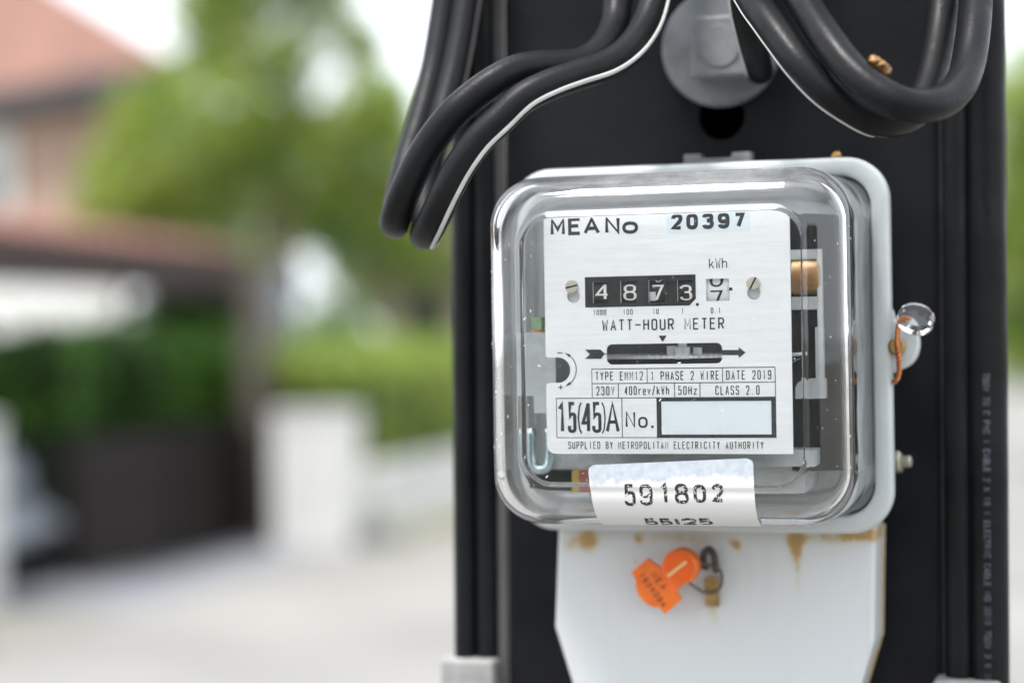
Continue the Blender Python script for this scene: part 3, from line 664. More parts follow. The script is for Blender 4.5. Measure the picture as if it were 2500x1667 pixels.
cable('black cable of the right loop with a thin white stripe on its lower edge', [PZ2(*p) for p in LC], 5.3, GRP, stripe=dict(fixed=(-.75, 0, -.65), i0=28, i1=90, toward=.2, wd=.75))
LD = [(740, -6500, 86), (750, -2500, 84), (850, -900, 70), (900, -500, 40), (985, -150, 15), (1075, 0, 4), (1215, 215, -12), (1350, 390, -20), (1500, 520, -24), (1650, 597, -24), (1780, 610, -18), (1900, 575, -8), (1990, 480, 2), (2040, 340, 12), (2068, 150, 22), (2078, 0, 32), (2085, -300, 55), (2085, -600, 70), (2100, -2500, 86), (2100, -6500, 86)]
cable('plain black cable of the right loop, the one carrying an ochre insect shell', [PZ2(*p) for p in LD], 5.4, GRP)
LE = [(735, -60, 30), (738, -10, 34), (752, 80, 40), (785, 220, 48), (815, 330, 56), (832, 400, 66), (836, 408, 78), (836, 408, 86)]
cable('short black cable end with white edge in front of the round bolt washer', [PZ2(*p) for p in LE], 5.0, GRP, stripe=dict(fixed=(-1, 0, -.15), i0=0, i1=46, toward=.35, wd=.8))

GV = 'black service cables running straight down the pole'
def vcable(label, px, y, r_, stripe=None):
    c = on(px, 833, y); return cable(label, [(c.x, y, zb + 2), (c.x, y, -500), (c.x, y, 0), (c.x, y, 500), (c.x, y, 1400), (c.x, y, zt)], r_, GV, stripe=stripe, sub=3)
vcable('straight vertical black cable at the far left edge of the pole', 1132, YP - 1, 4.45)
cG = vcable('straight vertical black cable with a grey strip beside the pole face', 1186, YP + 1, 4.6)
gx = on(1221, 833, YP); mb = MB(); mb.prism(rrect(gx.x, YP + 1, 2.2, .9, .8, 4), zb + 4, zt - 1, f=lambda p: W((p[0], p[2], p[1]))); mb.build('grey_strip', M['strip_grey'], cG)
vcable('straight vertical black cable on the right of the pole face, without print', 2338, YP - 2, 5.3)
cI = vcable('straight vertical black cable at the far right edge, printed in pale letters', 2412, YP - 2, 7.0)
# pale print running down the right cable
cc = on(2412, 833, YP - 2)
def cmap(u, v, l):
    a = u / 7.0 + R(-8); r_ = 7.0 + l + .02
    return W((cc.x + r_ * math.sin(a + .12), YP - 2 - r_ * math.cos(a + .12), v))
ik = Ink(cmap)
z = on(2412, 905, YP - 8).z; zend = on(2425, 1660, YP - 8).z; rnd = random.Random(4)
txt = '750V 70 C PVC | CABLE 2 X 16 | ELECTRIC CABLE NO 2019 750V 2 X 16'
GL['X'] = [[(0, 0), (1, 1)], [(0, 1), (1, 0)]]; GL['G'] = GL['C']; GL['6'] = GL['8']
step = (z - zend) / len(txt)
for i, ch in enumerate(txt):
    if ch == ' ': continue
    base = z - i * step
    for st in GL[ch]:
        P = rounded(st, step * .66, 2.0)
        ik.stroke([Vector((-1.1 + p.y, base - p.x)) for p in P], .34)
ik.mb.build('cable_print', M['cable_print'], cI)

def clamp(label, px0, px1, py0, y):
    a = on(px0, py0, y); b = on(px1, py0, y); zt_ = a.z
    t = empty('cable_clamp', W((a.x, y, zt_ - 25)), label, 'clamp', 'grey clamps holding the straight cables')
    mb = MB(); mb.prism(rrect((a.x + b.x) / 2, zt_ - 11, (b.x - a.x) / 2, 11, 2, 4), y, y + 16, bevel=1.5); mb.build('strap', M['galv2'], t)
    mb = MB(); mb.cyl(((a.x + b.x) / 2, y - 3, zt_ - 13), (0, 1, 0), 3.5, 2.95, 6); mb.build('screw', M['galv'], t)
clamp('pale grey metal clamp round the left straight cables', 1080, 1212, 1612, YP - 8)
clamp('pale grey metal clamp round the right straight cables', 2284, 2452, 1654, YP - 12)

# the pole and everything strapped to it lean very slightly
PV = Vector((0, YP * .001, 1.5)); LEAN = Matrix.Rotation(R(.5), 3, 'Y')
for o in bpy.data.objects:
    if o.parent is None and (o.name.split('.')[0] in ('utility_pole', 'cable_clamp') or o.get('group') == GV):
        o.rotation_euler = (0, R(.5), 0); o.location = PV + LEAN @ (o.location - PV)
# insect shells
c = PZ2(1520, 375, -22)
t = mesh; mb = MB(); 
for k, (dx, dz, rr) in enumerate(((-1.9, 1.6, 1.5), (-.6, .7, 1.9), (1.0, -.5, 2.0), (2.3, -1.9, 1.5))): mb.blob((c.x + dx, -22 + .3 * k, c.z + dz), (rr, rr, rr * .9), 10, .35, seed=k + 2)
tag(mb.build('insect_shell', M['mud'], None, True), 'ochre and black insect shell stuck on the right cable loop', 'insect shell')
c = on(2040, 381, 62)
mb = MB(); mb.blob((c.x, 62, c.z), (1.3, 1.3, 1.4), 10, .3, seed=9); mb.blob((c.x + 1.0, 62, c.z + .4), (.9, 1, 1), 10, .3, seed=8)
tag(mb.build('insect_shell', mat('pale_ochre_shell', (.6, .36, .1), .5, 0, .6, 900, c2=(.2, .08, .02)), None, True), 'tiny pale ochre insect shell on top of the meter flange', 'insect shell')

# ================================================================== METER
met = empty('electricity_meter', W((-2, 60, -5)), 'electricity meter in a clear glass cover on the black pole', 'electricity meter')
CX, CZ = -2.0, -5.4
# base: flange + pan
FH, FV = 69.4, 66.6
def ring(ins, y, r_=15): return [W((p[0], y, p[1])) for p in rrect(CX, CZ, FH - ins, FV - ins, max(2, r_ - ins * .6), 10)]
rows = [ring(8, 94.6), ring(8, 66), ring(6.5, 63.5), ring(.6, 63), ring(0, 62), ring(0, 56), ring(.5, 54.6), ring(1.6, 54), ring(5.4, 54), ring(6.2, 54.6), ring(6.4, 57), ring(6.4, 60.5), ring(10.5, 60.5), ring(11.5, 61), ring(13, 67)]
V, F = loft(rows, True, True); base = mesh('base', V, F, [M['paint'], M['pan']], met, True, [1 if i >= 36 * 0 + 13 * 44 else 0 for i in range(len(F))], sharp=50)
mb = MB(); gk = [ring(6.5, 59.6), ring(6.5, 60.4), ring(7.1, 60.4), ring(7.1, 59.6)]; V, F = loft(gk + [gk[0]]); mb.add(V, F); mb.build('gasket', M['gasket'], base)
# hanger lug at the top
h0 = on(1668, 395, 75); h1 = on(1832, 395, 75); ht = on(1700, 376, 75)
mb = MB(); xs = (h0.x, h0.x + 6.2, h1.x - 7, h1.x); zz = CZ + FV
mb.prism([(xs[0], zz - 6), (xs[3], zz - 6), (xs[3], ht.z), (xs[2], ht.z), (xs[2] - .5, ht.z - 1.8), (xs[1] + .5, ht.z - 1.8), (xs[1], ht.z), (xs[0], ht.z)], 76, 82, bevel=.5); mb.build('hanger', M['galv'], base)
# sealing ear on the right
ec = on(2196, 838, 60)
mb = MB(); er = 6.6
prof2 = [(CX + FH - 4, ec.z + 13)] + [(CX + FH + .3, ec.z + 12), (CX + FH + 1.2, ec.z + 8.6)] + [(ec.x + .5 + er * math.cos(R(a)), ec.z + er * 1.35 * math.sin(R(a))) for a in range(60, -76, -12)] + [(CX + FH + .4, ec.z - 10.5), (CX + FH - 4, ec.z - 12)]
mb.prism(prof2[::-1], 57.5, 63.5, bevel=1); ear = mb.build('sealing_ear', M['paint'], base)
def screw(name, c, ax, r_, h, m, parent, ang=0, slot=True):
    mb = MB(); mb.cyl(c, ax, r_, h, 28, bev=min(r_, h) * .2); o = mb.build(name, m, parent, True, sharp=35)
    if slot:
        ax = Vector(ax); s = Vector((math.cos(ang), 0, math.sin(ang))); t_ = Vector((-s.z, 0, s.x)); e = Vector(c) + ax * (h + .02)
        k = r_ * .13; V = [W(e + s * r_ * .97 + t_ * k), W(e - s * r_ * .97 + t_ * k), W(e - s * r_ * .97 - t_ * k), W(e + s * r_ * .97 - t_ * k)]
        mesh('slot', V, [(0, 1, 2, 3)], M['dark'], o)
    return o
sc_ = on(2190, 846, 55); mb = MB()
mb.cyl((sc_.x, 57.4, sc_.z), (0, -1, 0), 3.0, 4.2, 24, bev=.7); es = mb.build('ear_screw', M['brass'], ear, True, sharp=40)
bb = on(2196, 1130, 72)
mb = MB(); mb.cyl((CX + FH - 8, 74, bb.z), (1, -.15, .05), 4.2, 9.5, 6, bev=.8); mb.cyl((CX + FH - 8, 74, bb.z), (1, -.15, .05), 2.2, 13, 16, bev=.5); mb.build('side_bolt', mat('yellow_zinc_bolt', (.42, .4, .32), .4, .6, .3, 300), base, True, sharp=35)

# glass cover: a shell of constant thickness with a raised flat window
GHx, GHz = 62.8, 60.4
def gring(ins, y, r_): return [W((p[0], y, p[1])) for p in rrect(CX, CZ, GHx - ins, GHz - ins, r_, 14)]
outer = [(-.6, 58.5, 17), (-.6, 56, 17), (0, 54.5, 17), (.2, 40, 17), (.4, 24, 17), (.6, 9, 17)]
SR = 12.8
for i in range(1, 13):
    a = R(90 * i / 12 * .95); outer.append((.6 + SR * (1 - math.cos(a)), 9 - SR * math.sin(a) * 1.1, 17 - 5.2 * (1 - math.cos(a))))
li = outer[-1]
outer += [(13.0, li[1] - .08, 11.6), (13.5, li[1] - .2, 11.4), (13.9, li[1] - .45, 11.2), (14.3, li[1] - .68, 11), (14.9, li[1] - .78, 10.6), (16, li[1] - .8, 10), (20, li[1] - .81, 8)]
TH = 2.6
inner = []
for i, (s_, y, r_) in enumerate(outer):
    p0 = outer[max(0, i - 1)]; p1 = outer[min(len(outer) - 1, i + 1)]
    d_ = Vector((p1[0] - p0[0], p1[1] - p0[1]))
    if d_.length < 1e-6: d_ = Vector((0, -1))
    d_.normalize(); nrm = Vector((-d_.y, d_.x))       # towards the inside
    inner.append((s_ + nrm.x * TH, y + abs(nrm.y) * TH, max(2, r_ - 1.3)))
inner[0] = (inner[0][0], 58.5, inner[0][2]); inner[-1] = (20 + .4, outer[-1][1] + TH, 7.6)
for i in range(1, len(inner)):                          # keep the inner profile monotonic
    inner[i] = (max(inner[i][0], inner[i - 1][0] + .02), min(inner[i][1], inner[i - 1][1] - .005), inner[i][2])
YF = outer[-1][1]
rows = [gring(*p) for p in inner[::-1]] + [gring(*p) for p in outer]
V, F = loft(rows, False, False)
n = len(rows[0]); F.append(tuple(range(n))); F.append(tuple((len(rows) - 1) * n + i for i in range(n))[::-1])
F = [f[::-1] for f in F]
cover = mesh('cover', V, F, M['glass'], met, True)
bm = bmesh.new(); bm.from_mesh(cover.data); bmesh.ops.recalc_face_normals(bm, faces=bm.faces); bm.to_mesh(cover.data); bm.free()

# sticker bent over the lower shoulder of the cover
sp_ = [(CZ - (GHz - s_), y) for (s_, y, r_) in outer[::-1]]       # (z, y) from the front flat downwards
sp_ = [(sp_[0][0] + 12, YF)] + sp_
ln = [0]
for i in range(1, len(sp_)): ln.append(ln[-1] + math.hypot(sp_[i][0] - sp_[i - 1][0], sp_[i][1] - sp_[i - 1][1]))
def surf(x, s, lift):
    s = max(0, min(ln[-1] - 1e-4, s)); i = 0
    while ln[i + 1] < s: i += 1
    t_ = (s - ln[i]) / (ln[i + 1] - ln[i]); z_ = sp_[i][0] + (sp_[i + 1][0] - sp_[i][0]) * t_; y_ = sp_[i][1] + (sp_[i + 1][1] - sp_[i][1]) * t_
    def nr(j): 
        a = sp_[max(0, j - 1)]; b = sp_[min(len(sp_) - 1, j + 1)]; v = Vector((b[0] - a[0], b[1] - a[1])).normalized(); return Vector((-v.y, v.x))
    q = nr(i) * (1 - t_) + nr(i + 1) * t_
    q.normalize()
    return Vector((x, y_ + q.y * lift, z_ + q.x * lift))
def proj(p):
    v = W(p) - CAM; k = v.dot(VD); return 1250 + FPX * v.dot(VR) / k, 833.5 - FPX * v.dot(VU) / k
def unproj(px, py):
    best = None; x = 0.0; 
    ss = [i * .25 for i in range(int(ln[-1] / .25))]
    for it in range(3):
        best = min(ss, key=lambda s: abs(proj(surf(x, s, .15))[1] - py) + s * .05)
        q = proj(surf(x, best, .15)); x += (px - q[0]) / 7.0
    return x, best
K = lambda X, Y: unproj(1400 + X / 4.704, 1090 + Y / 4.704)
cTL, cTR, cBL, cBR = K(165, 212), K(2062, 128), K(330, 888), K(2150, 905)
sB = max(cBL[1], cBR[1]) + 5.5
def smap(u, v, lift):      # u 0..1 across, v mm along from top edge
    s_top = cTL[1] + (cTR[1] - cTL[1]) * u; s_ = s_top + v * 1.0
    k = max(0, min(1.2, v / 24.0)); xl = cTL[0] + (cBL[0] - cTL[0]) * k; xr = cTR[0] + (cBR[0] - cTR[0]) * k
    return surf(xl + (xr - xl) * u, s_, lift)
NU, NVV = 40, 44; L_ = sB - cTL[1]; V = []; F = []; UV = []
for j in range(NVV + 1):
    v = L_ * j / NVV
    for i in range(NU + 1):
        u = i / NU; cr_ = 0.0
        if v < 2.2:                                    # rounded top corners
            e = (1 - math.sqrt(max(0, 1 - (1 - v / 2.2) ** 2))) * 2.2 / 58
            u = e + (1 - 2 * e) * u
        V.append(W(smap(u, v, .15))); UV.append((u * 58, v))
for j in range(NVV):
    for i in range(NU):
        a = j * (NU + 1) + i; F.append((a, a + 1, a + NU + 2, a + NU + 1))
def stickermat():
    m = bpy.data.materials.new('worn_sticker_paper'); m.use_nodes = True; t = m.node_tree; b = t.nodes['Principled BSDF']; N = t.nodes.new; Lk = t.links.new
    uv = N('ShaderNodeUVMap'); sep = N('ShaderNodeSeparateXYZ'); Lk(uv.outputs[0], sep.inputs[0])
    nz_ = N('ShaderNodeTexNoise'); nz_.inputs['Scale'].default_value = .28; nz_.inputs['Detail'].default_value = 3; Lk(uv.outputs[0], nz_.inputs['Vector'])
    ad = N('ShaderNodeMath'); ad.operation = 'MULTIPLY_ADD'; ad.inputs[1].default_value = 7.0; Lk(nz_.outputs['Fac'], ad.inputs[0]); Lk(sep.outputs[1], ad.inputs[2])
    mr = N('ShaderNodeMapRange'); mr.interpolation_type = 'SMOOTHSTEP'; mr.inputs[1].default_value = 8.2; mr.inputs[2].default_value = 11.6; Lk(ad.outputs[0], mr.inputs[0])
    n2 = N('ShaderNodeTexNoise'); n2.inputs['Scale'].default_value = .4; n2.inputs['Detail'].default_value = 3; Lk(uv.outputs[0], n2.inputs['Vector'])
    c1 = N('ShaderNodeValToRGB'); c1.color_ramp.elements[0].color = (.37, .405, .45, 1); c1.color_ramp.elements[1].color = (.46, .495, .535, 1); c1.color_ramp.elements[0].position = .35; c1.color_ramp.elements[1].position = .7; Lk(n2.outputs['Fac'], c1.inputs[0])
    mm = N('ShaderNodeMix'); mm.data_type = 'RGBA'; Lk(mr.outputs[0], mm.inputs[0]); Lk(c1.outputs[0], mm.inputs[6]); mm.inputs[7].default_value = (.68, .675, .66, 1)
    Lk(mm.outputs[2], b.inputs['Base Color']); b.inputs['Roughness'].default_value = .5
    return m
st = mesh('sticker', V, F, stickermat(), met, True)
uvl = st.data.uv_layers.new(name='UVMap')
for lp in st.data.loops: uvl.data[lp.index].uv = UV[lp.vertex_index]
def kmap(u, v, l): return W(surf(u, v, .16 + l * .6))
def sticker_glyph(ik, ch, X0, X1, Y0, Y1, th, contrast=0):
    a = K((X0 + X1) / 2, Y1); b = K((X0 + X1) / 2, Y0); l_ = K(X0, (Y0 + Y1) / 2)[0]; r_ = K(X1, (Y0 + Y1) / 2)[0]
    h = a[1] - b[1]; wd = r_ - l_; tt = th; e = tt / 2
    for s in GL[ch]:
        P = rounded(s, wd - tt, h - tt)
        ik.stroke([Vector((l_ + e + p.x, a[1] - e - p.y)) for p in P], tt, contrast, sub=.6)
def wornink():
    m = mat('worn_stamp_ink', (.028, .02, .018), .6); t = m.node_tree; b = t.nodes['Principled BSDF']; N = t.nodes.new
    tcn = N('ShaderNodeTexCoord'); n_ = N('ShaderNodeTexNoise'); n_.inputs['Scale'].default_value = 1300; n_.inputs['Detail'].default_value = 3; t.links.new(tcn.outputs['Object'], n_.inputs['Vector'])
    cr_ = N('ShaderNodeValToRGB'); cr_.color_ramp.elements[0].position = .38; cr_.color_ramp.elements[1].position = .46; t.links.new(n_.outputs['Fac'], cr_.inputs[0]); t.links.new(cr_.outputs[0], b.inputs['Alpha']); return m
ik = Ink(kmap)
for ch, X0, X1, Y0, Y1 in (('5', 583, 712, 432, 680), ('9', 760, 910, 430, 670), ('1', 985, 1120, 412, 650), ('8', 1163, 1322, 420, 656), ('0', 1380, 1522, 438, 642), ('2', 1595, 1724, 425, 634)):
    sticker_glyph(ik, ch, X0, X1, Y0, Y1, 1.05, -.1)
for ch, X0, X1 in (('5', 815, 962), ('5', 985, 1132), ('|', 1160, 1220), ('2', 1245, 1417), ('5', 1435, 1594)):
    sticker_glyph(ik, ch, X0, X1, 818, 892, 1.15)
ik.mb.build('stamped_number', wornink(), st)

rnd = random.Random(11); mb = MB()
for _ in range(150):
    x = rnd.uniform(CX - 48, CX + 48); s_ = rnd.uniform(0, 95); sz = rnd.choice((.07, .09, .12, .2))
    p = Vector((x, YF - .05, CZ + 46 - s_)); n_ = 6; an = rnd.uniform(0, 6.3); el = rnd.choice((1, 1, 1.6, 3.5))
    V = [W(p + Vector((sz * el * math.cos(a) * math.cos(an) - sz * math.sin(a) * math.sin(an), 0, sz * el * math.cos(a) * math.sin(an) + sz * math.sin(a) * math.cos(an)))) for a in [2 * math.pi * i / n_ for i in range(n_)]]
    mb.add(V + [W(p + Vector((0, -sz * .5, 0)))], [(i, (i + 1) % n_, n_) for i in range(n_)])
for _ in range(60):                                  # along the left and right shoulders
    sd_ = rnd.choice((-1, -1, 1)); i = rnd.randrange(5, 17); s0, y0, r0_ = outer[i]; sz = rnd.uniform(.08, .16)
    p = Vector((CX + sd_ * (GHx - s0 + .03), y0 - .03, CZ + rnd.uniform(-42, 40)))
    mb.blob(p, (sz, sz, sz * rnd.choice((1, 2, 4))), 3, 0)
ig = Ink(lambda u, v, l: W((u, YF - .06, v)))
for _ in range(26):                                  # hair scratches and cobweb threads
    x = rnd.choice((rnd.uniform(CX - 47, CX - 38), rnd.uniform(CX - 46, CX + 46))); z = rnd.uniform(CZ - 45, CZ + 45); an = rnd.uniform(0, 6.3); L = rnd.uniform(1.5, 7); bnd = rnd.uniform(-.5, .5)
    Pq = [(x + L * k / 6 * math.cos(an + bnd * k / 6), z + L * k / 6 * math.sin(an + bnd * k / 6)) for k in range(7)]
    if all(abs(p[0] - CX) < 47 and abs(p[1] - CZ) < 45 for p in Pq): ig.stroke(Pq, .045)
mb.add(ig.mb.V, ig.mb.F)
dst = mb.build('dust_specks', mat('pale_dust', (.7, .7, .68), .9), cover); dst['kind'] = 'stuff'
# ------------------------------------------------------------------ name plate
A_ = lambda X, Y: (lambda p: (p.x, p.z))(on(1320 + X / 4.3556, 480 + Y / 4.3556, 0))
B_ = lambda X, Y: (lambda p: (p.x, p.z))(on(1320 + X / 3.92, 800 + Y / 3.92, 0))
XL, XR, ZB, ZT = -42.8, 41.2, -40.5, 41.6
nt0 = B_(50, 285); nt1 = B_(290, 525); nr_ = (nt0[1] - nt1[1]) / 2; nzc = (nt0[1] + nt1[1]) / 2; nx = B_(290, 405)[0]
outl = [(XR, ZB), (XR, ZT - 6)] + [(XR - 6 + 6 * math.cos(R(a)), ZT - 6 + 6 * math.sin(R(a))) for a in range(9, 91, 9)] + \
       [(XL + 2 + 2 * math.cos(R(a)), ZT - 2 + 2 * math.sin(R(a))) for a in range(90, 181, 15)] + \
       [(XL, nzc + nr_ + 1.0), (XL + .3, nzc + nr_ + .3), (XL + 1, nzc + nr_)] + [(nx - nr_ + nr_ * math.cos(R(a)), nzc + nr_ * math.sin(R(a))) for a in range(85, -90, -10)] + [(XL + 1, nzc - nr_), (XL + .3, nzc - nr_ - .3), (XL, nzc - nr_ - 1)] + \
       [(XL + 3 + 3 * math.cos(R(a)), ZB + 3 + 3 * math.sin(R(a))) for a in range(180, 271, 15)]
def rectA(X0, X1, Y0, Y1):
    a = A_(X0, Y1); b = A_(X1, Y0); return a[0], b[0], a[1], b[1]
wins = [rectA(565, 722, 905, 1135), rectA(857, 1025, 892, 1130), rectA(1157, 1320, 886, 1125), rectA(1462, 1620, 880, 1118), rectA(1765, 2010, 870, 1112)]
holes = [[(a, c), (b, c), (b, d), (a, d)] for a, b, c, d in wins]
s0 = B_(637, 353); s1 = B_(1740, 142)
slot = rrect((s0[0] + s1[0]) / 2, (s0[1] + s1[1]) / 2, (s1[0] - s0[0]) / 2, (s1[1] - s0[1]) / 2, 1.9, 5)
k1 = A_(355, 1062); k2 = A_(2272, 1025); kr = 70 / 4.3556 / 7.05
holes += [slot, circle(k1[0], k1[1], kr, 24), circle(k2[0], k2[1], kr, 24)]
npl = slab([outl] + holes, 0, .9, 'nameplate', M['plate'], met)
PM = lambda u, v, l: W((u, -l, v))
# register black print with cut-outs (four strips around the windows)
ik = Ink(PM)
e0 = A_(477, 857); e1 = A_(1652, 829); b0_ = A_(480, 1178); b1_ = A_(1655, 1158)
x0, x1, zt1, zb1 = e0[0], e1[0], (e0[1] + e1[1]) / 2, (b0_[1] + b1_[1]) / 2
wz0 = min(w_[2] for w_ in wins[:4]); wz1 = max(w_[3] for w_ in wins[:4])
bp = slab([[(x0, zb1), (x1 - 2.2, zb1), (x1, zb1 + 2.2), (x1, zt1), (x0, zt1)]] + holes[:4], -.12, -.01, 'register_panel', M['panel_ink'], npl)
# printed text
def TA(tx, X0, X1, Y0, Y1, th, gap=.32):
    a = A_(X0, (Y0 + Y1) / 2); b = A_(X1, (Y0 + Y1) / 2); m_ = (X0 + X1) / 2; z0 = A_(m_, Y1)[1]; z1 = A_(m_, Y0)[1]
    ik.text(tx, a[0], b[0], z0, z1 - z0, th, gap)
def TB(tx, X0, X1, Y0, Y1, th, gap=.32):
    a = B_(X0, (Y0 + Y1) / 2); b = B_(X1, (Y0 + Y1) / 2); m_ = (X0 + X1) / 2; z0 = B_(m_, Y1)[1]; z1 = B_(m_, Y0)[1]
    ik.text(tx, a[0], b[0], z0, z1 - z0, th, gap)
def GA(ch, X0, X1, Y0, Y1, th, c=0, xh=False):
    a = A_(X0, Y1); b = A_(X1, Y0); h = b[1] - a[1]
    ik.glyph(ch, a[0], a[1], b[0] - a[0], h / .66 + (th * (1 - 1 / .66) if xh else 0) if xh else h, th, c)
def GB(ch, X0, X1, Y0, Y1, th, c=0, xh=False):
    a = B_(X0, Y1); b = B_(X1, Y0); h = b[1] - a[1]
    ik.glyph(ch, a[0], a[1], b[0] - a[0], (h - th) / .66 + th if xh else h, th, c)
for ch, X0, X1, Y0, Y1 in (('M', 113, 265, 257, 423), ('E', 300, 440, 250, 414), ('A', 463, 636, 245, 410), ('N', 693, 847, 238, 404)): GA(ch, X0, X1, Y0 - 26, Y1, 1.2)
a = A_(876, 400); b = A_(1042, 264); ik.glyph('o', a[0], a[1], b[0] - a[0], (b[1] - a[1] - 1.15) / .66 + 1.15, 1.15)
for ch, X0, X1, Y0, Y1 in (('2', 1395, 1514, 206, 358), ('0', 1556, 1677, 202, 354), ('3', 1725, 1847, 198, 350), ('9', 1890, 2012, 194, 346), ('7', 2058, 2174, 190, 340)): GA(ch, X0, X1, Y0 - 24, Y1, 1.35)
TA('kWh', 1795, 1988, 652, 766, .34, .2)
TA('1000', 565, 705, 1203, 1260, .24); TA('100', 882, 985, 1198, 1256, .24); TA('10', 1198, 1262, 1193, 1250, .24); TA('1', 1500, 1530, 1188, 1246, .24, .0); TA('0.1', 1815, 1920, 1180, 1241, .24)
TA('WATT-HOUR METER', 662, 1957, 1296, 1420, .5, .28)
c = A_(1672, 1147); ik.poly(circle(c[0], c[1], .55, 16))
ik.poly([B_(1135, 76), B_(1212, 74), B_(1174, 136)])
ik.poly([B_(433, 208), B_(580, 208), B_(618, 244), B_(618, 252), B_(585, 297), B_(433, 297), B_(478, 253)]); ik.line(B_(618, 249), B_(640, 249), .3)
aa = B_(1742, 237); ab = B_(1905, 237); ik.line(aa, ab, 1.75); ik.poly([B_(1900, 185), B_(1966, 237), B_(1900, 290)])
ik.line(B_(165, 240), B_(217, 240), .32); ik.line(B_(175, 568), B_(221, 568), .32); ik.line(B_(198, 545), B_(198, 591), .32)
pc = B_(185, 400); pr_ = (B_(348, 400)[0] - pc[0])
ik.stroke([(pc[0] + pr_ * math.cos(R(a)), pc[1] + pr_ * math.sin(R(a))) for a in range(-55, 56, 5)], .3)
for sg in (1, -1):
    tip = Vector((pc[0] + pr_ * math.cos(R(68 * sg)), pc[1] + pr_ * math.sin(R(68 * sg)))); q = Vector((pc[0] + pr_ * math.cos(R(50 * sg)), pc[1] + pr_ * math.sin(R(50 * sg)))); d_ = (tip - q).normalized(); nn = Vector((-d_.y, d_.x))
    ik.poly([tuple(tip + d_ * .4), tuple(q + nn * .5), tuple(q - nn * .5)])
# table
X = lambda v, y=600: B_(v, y)[0]
Zr = [(B_(500, 393)[1] + B_(2250, 378)[1]) / 2, (B_(500, 530)[1] + B_(2250, 522)[1]) / 2, (B_(500, 670)[1] + B_(2250, 662)[1]) / 2, (B_(157, 1047)[1] + B_(2255, 1050)[1]) / 2]
lw = .26
ik.line((X(497), Zr[0]), (X(2250), Zr[0]), lw); ik.line((X(497), Zr[1]), (X(2250), Zr[1]), lw); ik.line((X(155), Zr[2]), (X(1112), Zr[2]), lw); ik.line((X(155), Zr[3]), (X(1112), Zr[3]), lw)
ik.line((X(499), Zr[0]), (X(499), Zr[2]), lw); ik.line((X(2250), Zr[0]), (X(2252), Zr[2]), lw); ik.line((X(156), Zr[2]), (X(156), Zr[3]), lw)
for v in (1027, 1748): ik.line((X(v), Zr[0]), (X(v), Zr[1]), lw)
for v in (750, 1287, 1530): ik.line((X(v), Zr[1]), (X(v), Zr[2]), lw)
ik.line((X(782), Zr[2]), (X(782), Zr[3]), lw)
xa, xb_ = X(1112), X(2255); ia, ib = B_(1160, 703), B_(2215, 1018)
ik.poly([(xa, Zr[2] + .1), (xb_, Zr[2] + .1), (xb_, ia[1]), (xa, ia[1])]); ik.poly([(xa, ib[1]), (xb_, ib[1]), (xb_, Zr[3] - .1), (xa, Zr[3] - .1)])
ik.poly([(xa, ib[1]), (ia[0], ib[1]), (ia[0], ia[1]), (xa, ia[1])]); ik.poly([(ib[0], ib[1]), (xb_, ib[1]), (xb_, ia[1]), (ib[0], ia[1])])
TB('TYPE EMM12', 530, 985, 419, 503, .34); TB('1 PHASE 2 WIRE', 1058, 1713, 413, 500, .34); TB('DATE 2019', 1780, 2212, 406, 495, .34)
TB('230V', 538, 713, 560, 645, .34); TB('400rev/kWh', 808, 1235, 556, 643, .34); TB('50Hz', 1320, 1502, 556, 641, .34); TB('CLASS 2.0', 1677, 2100, 551, 641, .34)
for ch, X0, X1, Y0, Y1, th in (('1', 160, 262, 705, 1005, 1.25), ('5', 268, 347, 707, 1005, 1.15), ('(', 350, 402, 722, 1000, .55), ('4', 400, 494, 705, 1003, 1.15), ('5', 500, 586, 707, 1005, 1.15), (')', 590, 640, 722, 1000, .5), ('A', 630, 760, 703, 1005, 1.15)): GB(ch, X0, X1, Y0, Y1, th)
GB('N', 820, 911, 797, 956, .72); GB('o', 940, 1030, 850, 957, .72, xh=True); c0 = B_(1064, 957); c1 = B_(1087, 934); ik.poly([(c0[0], c0[1]), (c1[0], c0[1]), (c1[0], c1[1]), (c0[0], c1[1])])
TB('SUPPLIED BY METROPOLITAN ELECTRICITY AUTHORITY', 270, 2138, 1086, 1158, .28)
ik.mb.build('printed_lettering', M['ink'], npl)
mesh('serial_window', [W((q[0], -.02, q[1])) for q in ((ia[0] - .05, ib[1] - .05), (ib[0] + .05, ib[1] - .05), (ib[0] + .05, ia[1] + .05), (ia[0] - .05, ia[1] + .05))], [(0, 1, 2, 3)], M['white_label'], npl)
q0 = A_(1345, 403); q1 = A_(2230, 120)
mesh('number_label', [W((q[0], -.015, q[1])) for q in ((q0[0], q0[1]), (q1[0], q0[1]), (q1[0], q1[1]), (q0[0], q1[1]))], [(0, 1, 2, 3)], M['blueish'], npl)
# mounting screws
for (X0, Y0, an) in ((345, 958, 12), (2268, 923, 62)):
    c = A_(X0, Y0); screw('mounting_screw', (c[0], -.05, c[1]), (0, -1, 0), kr * .98, 1.2, M['steel'], npl, R(an))
for c in (k1, k2):
    mb = MB(); mb.cyl((c[0], 2.0, c[1]), (0, 1, 0), kr + .8, 1, 24); mb.build('keyhole_spacer', M['bright'], npl)
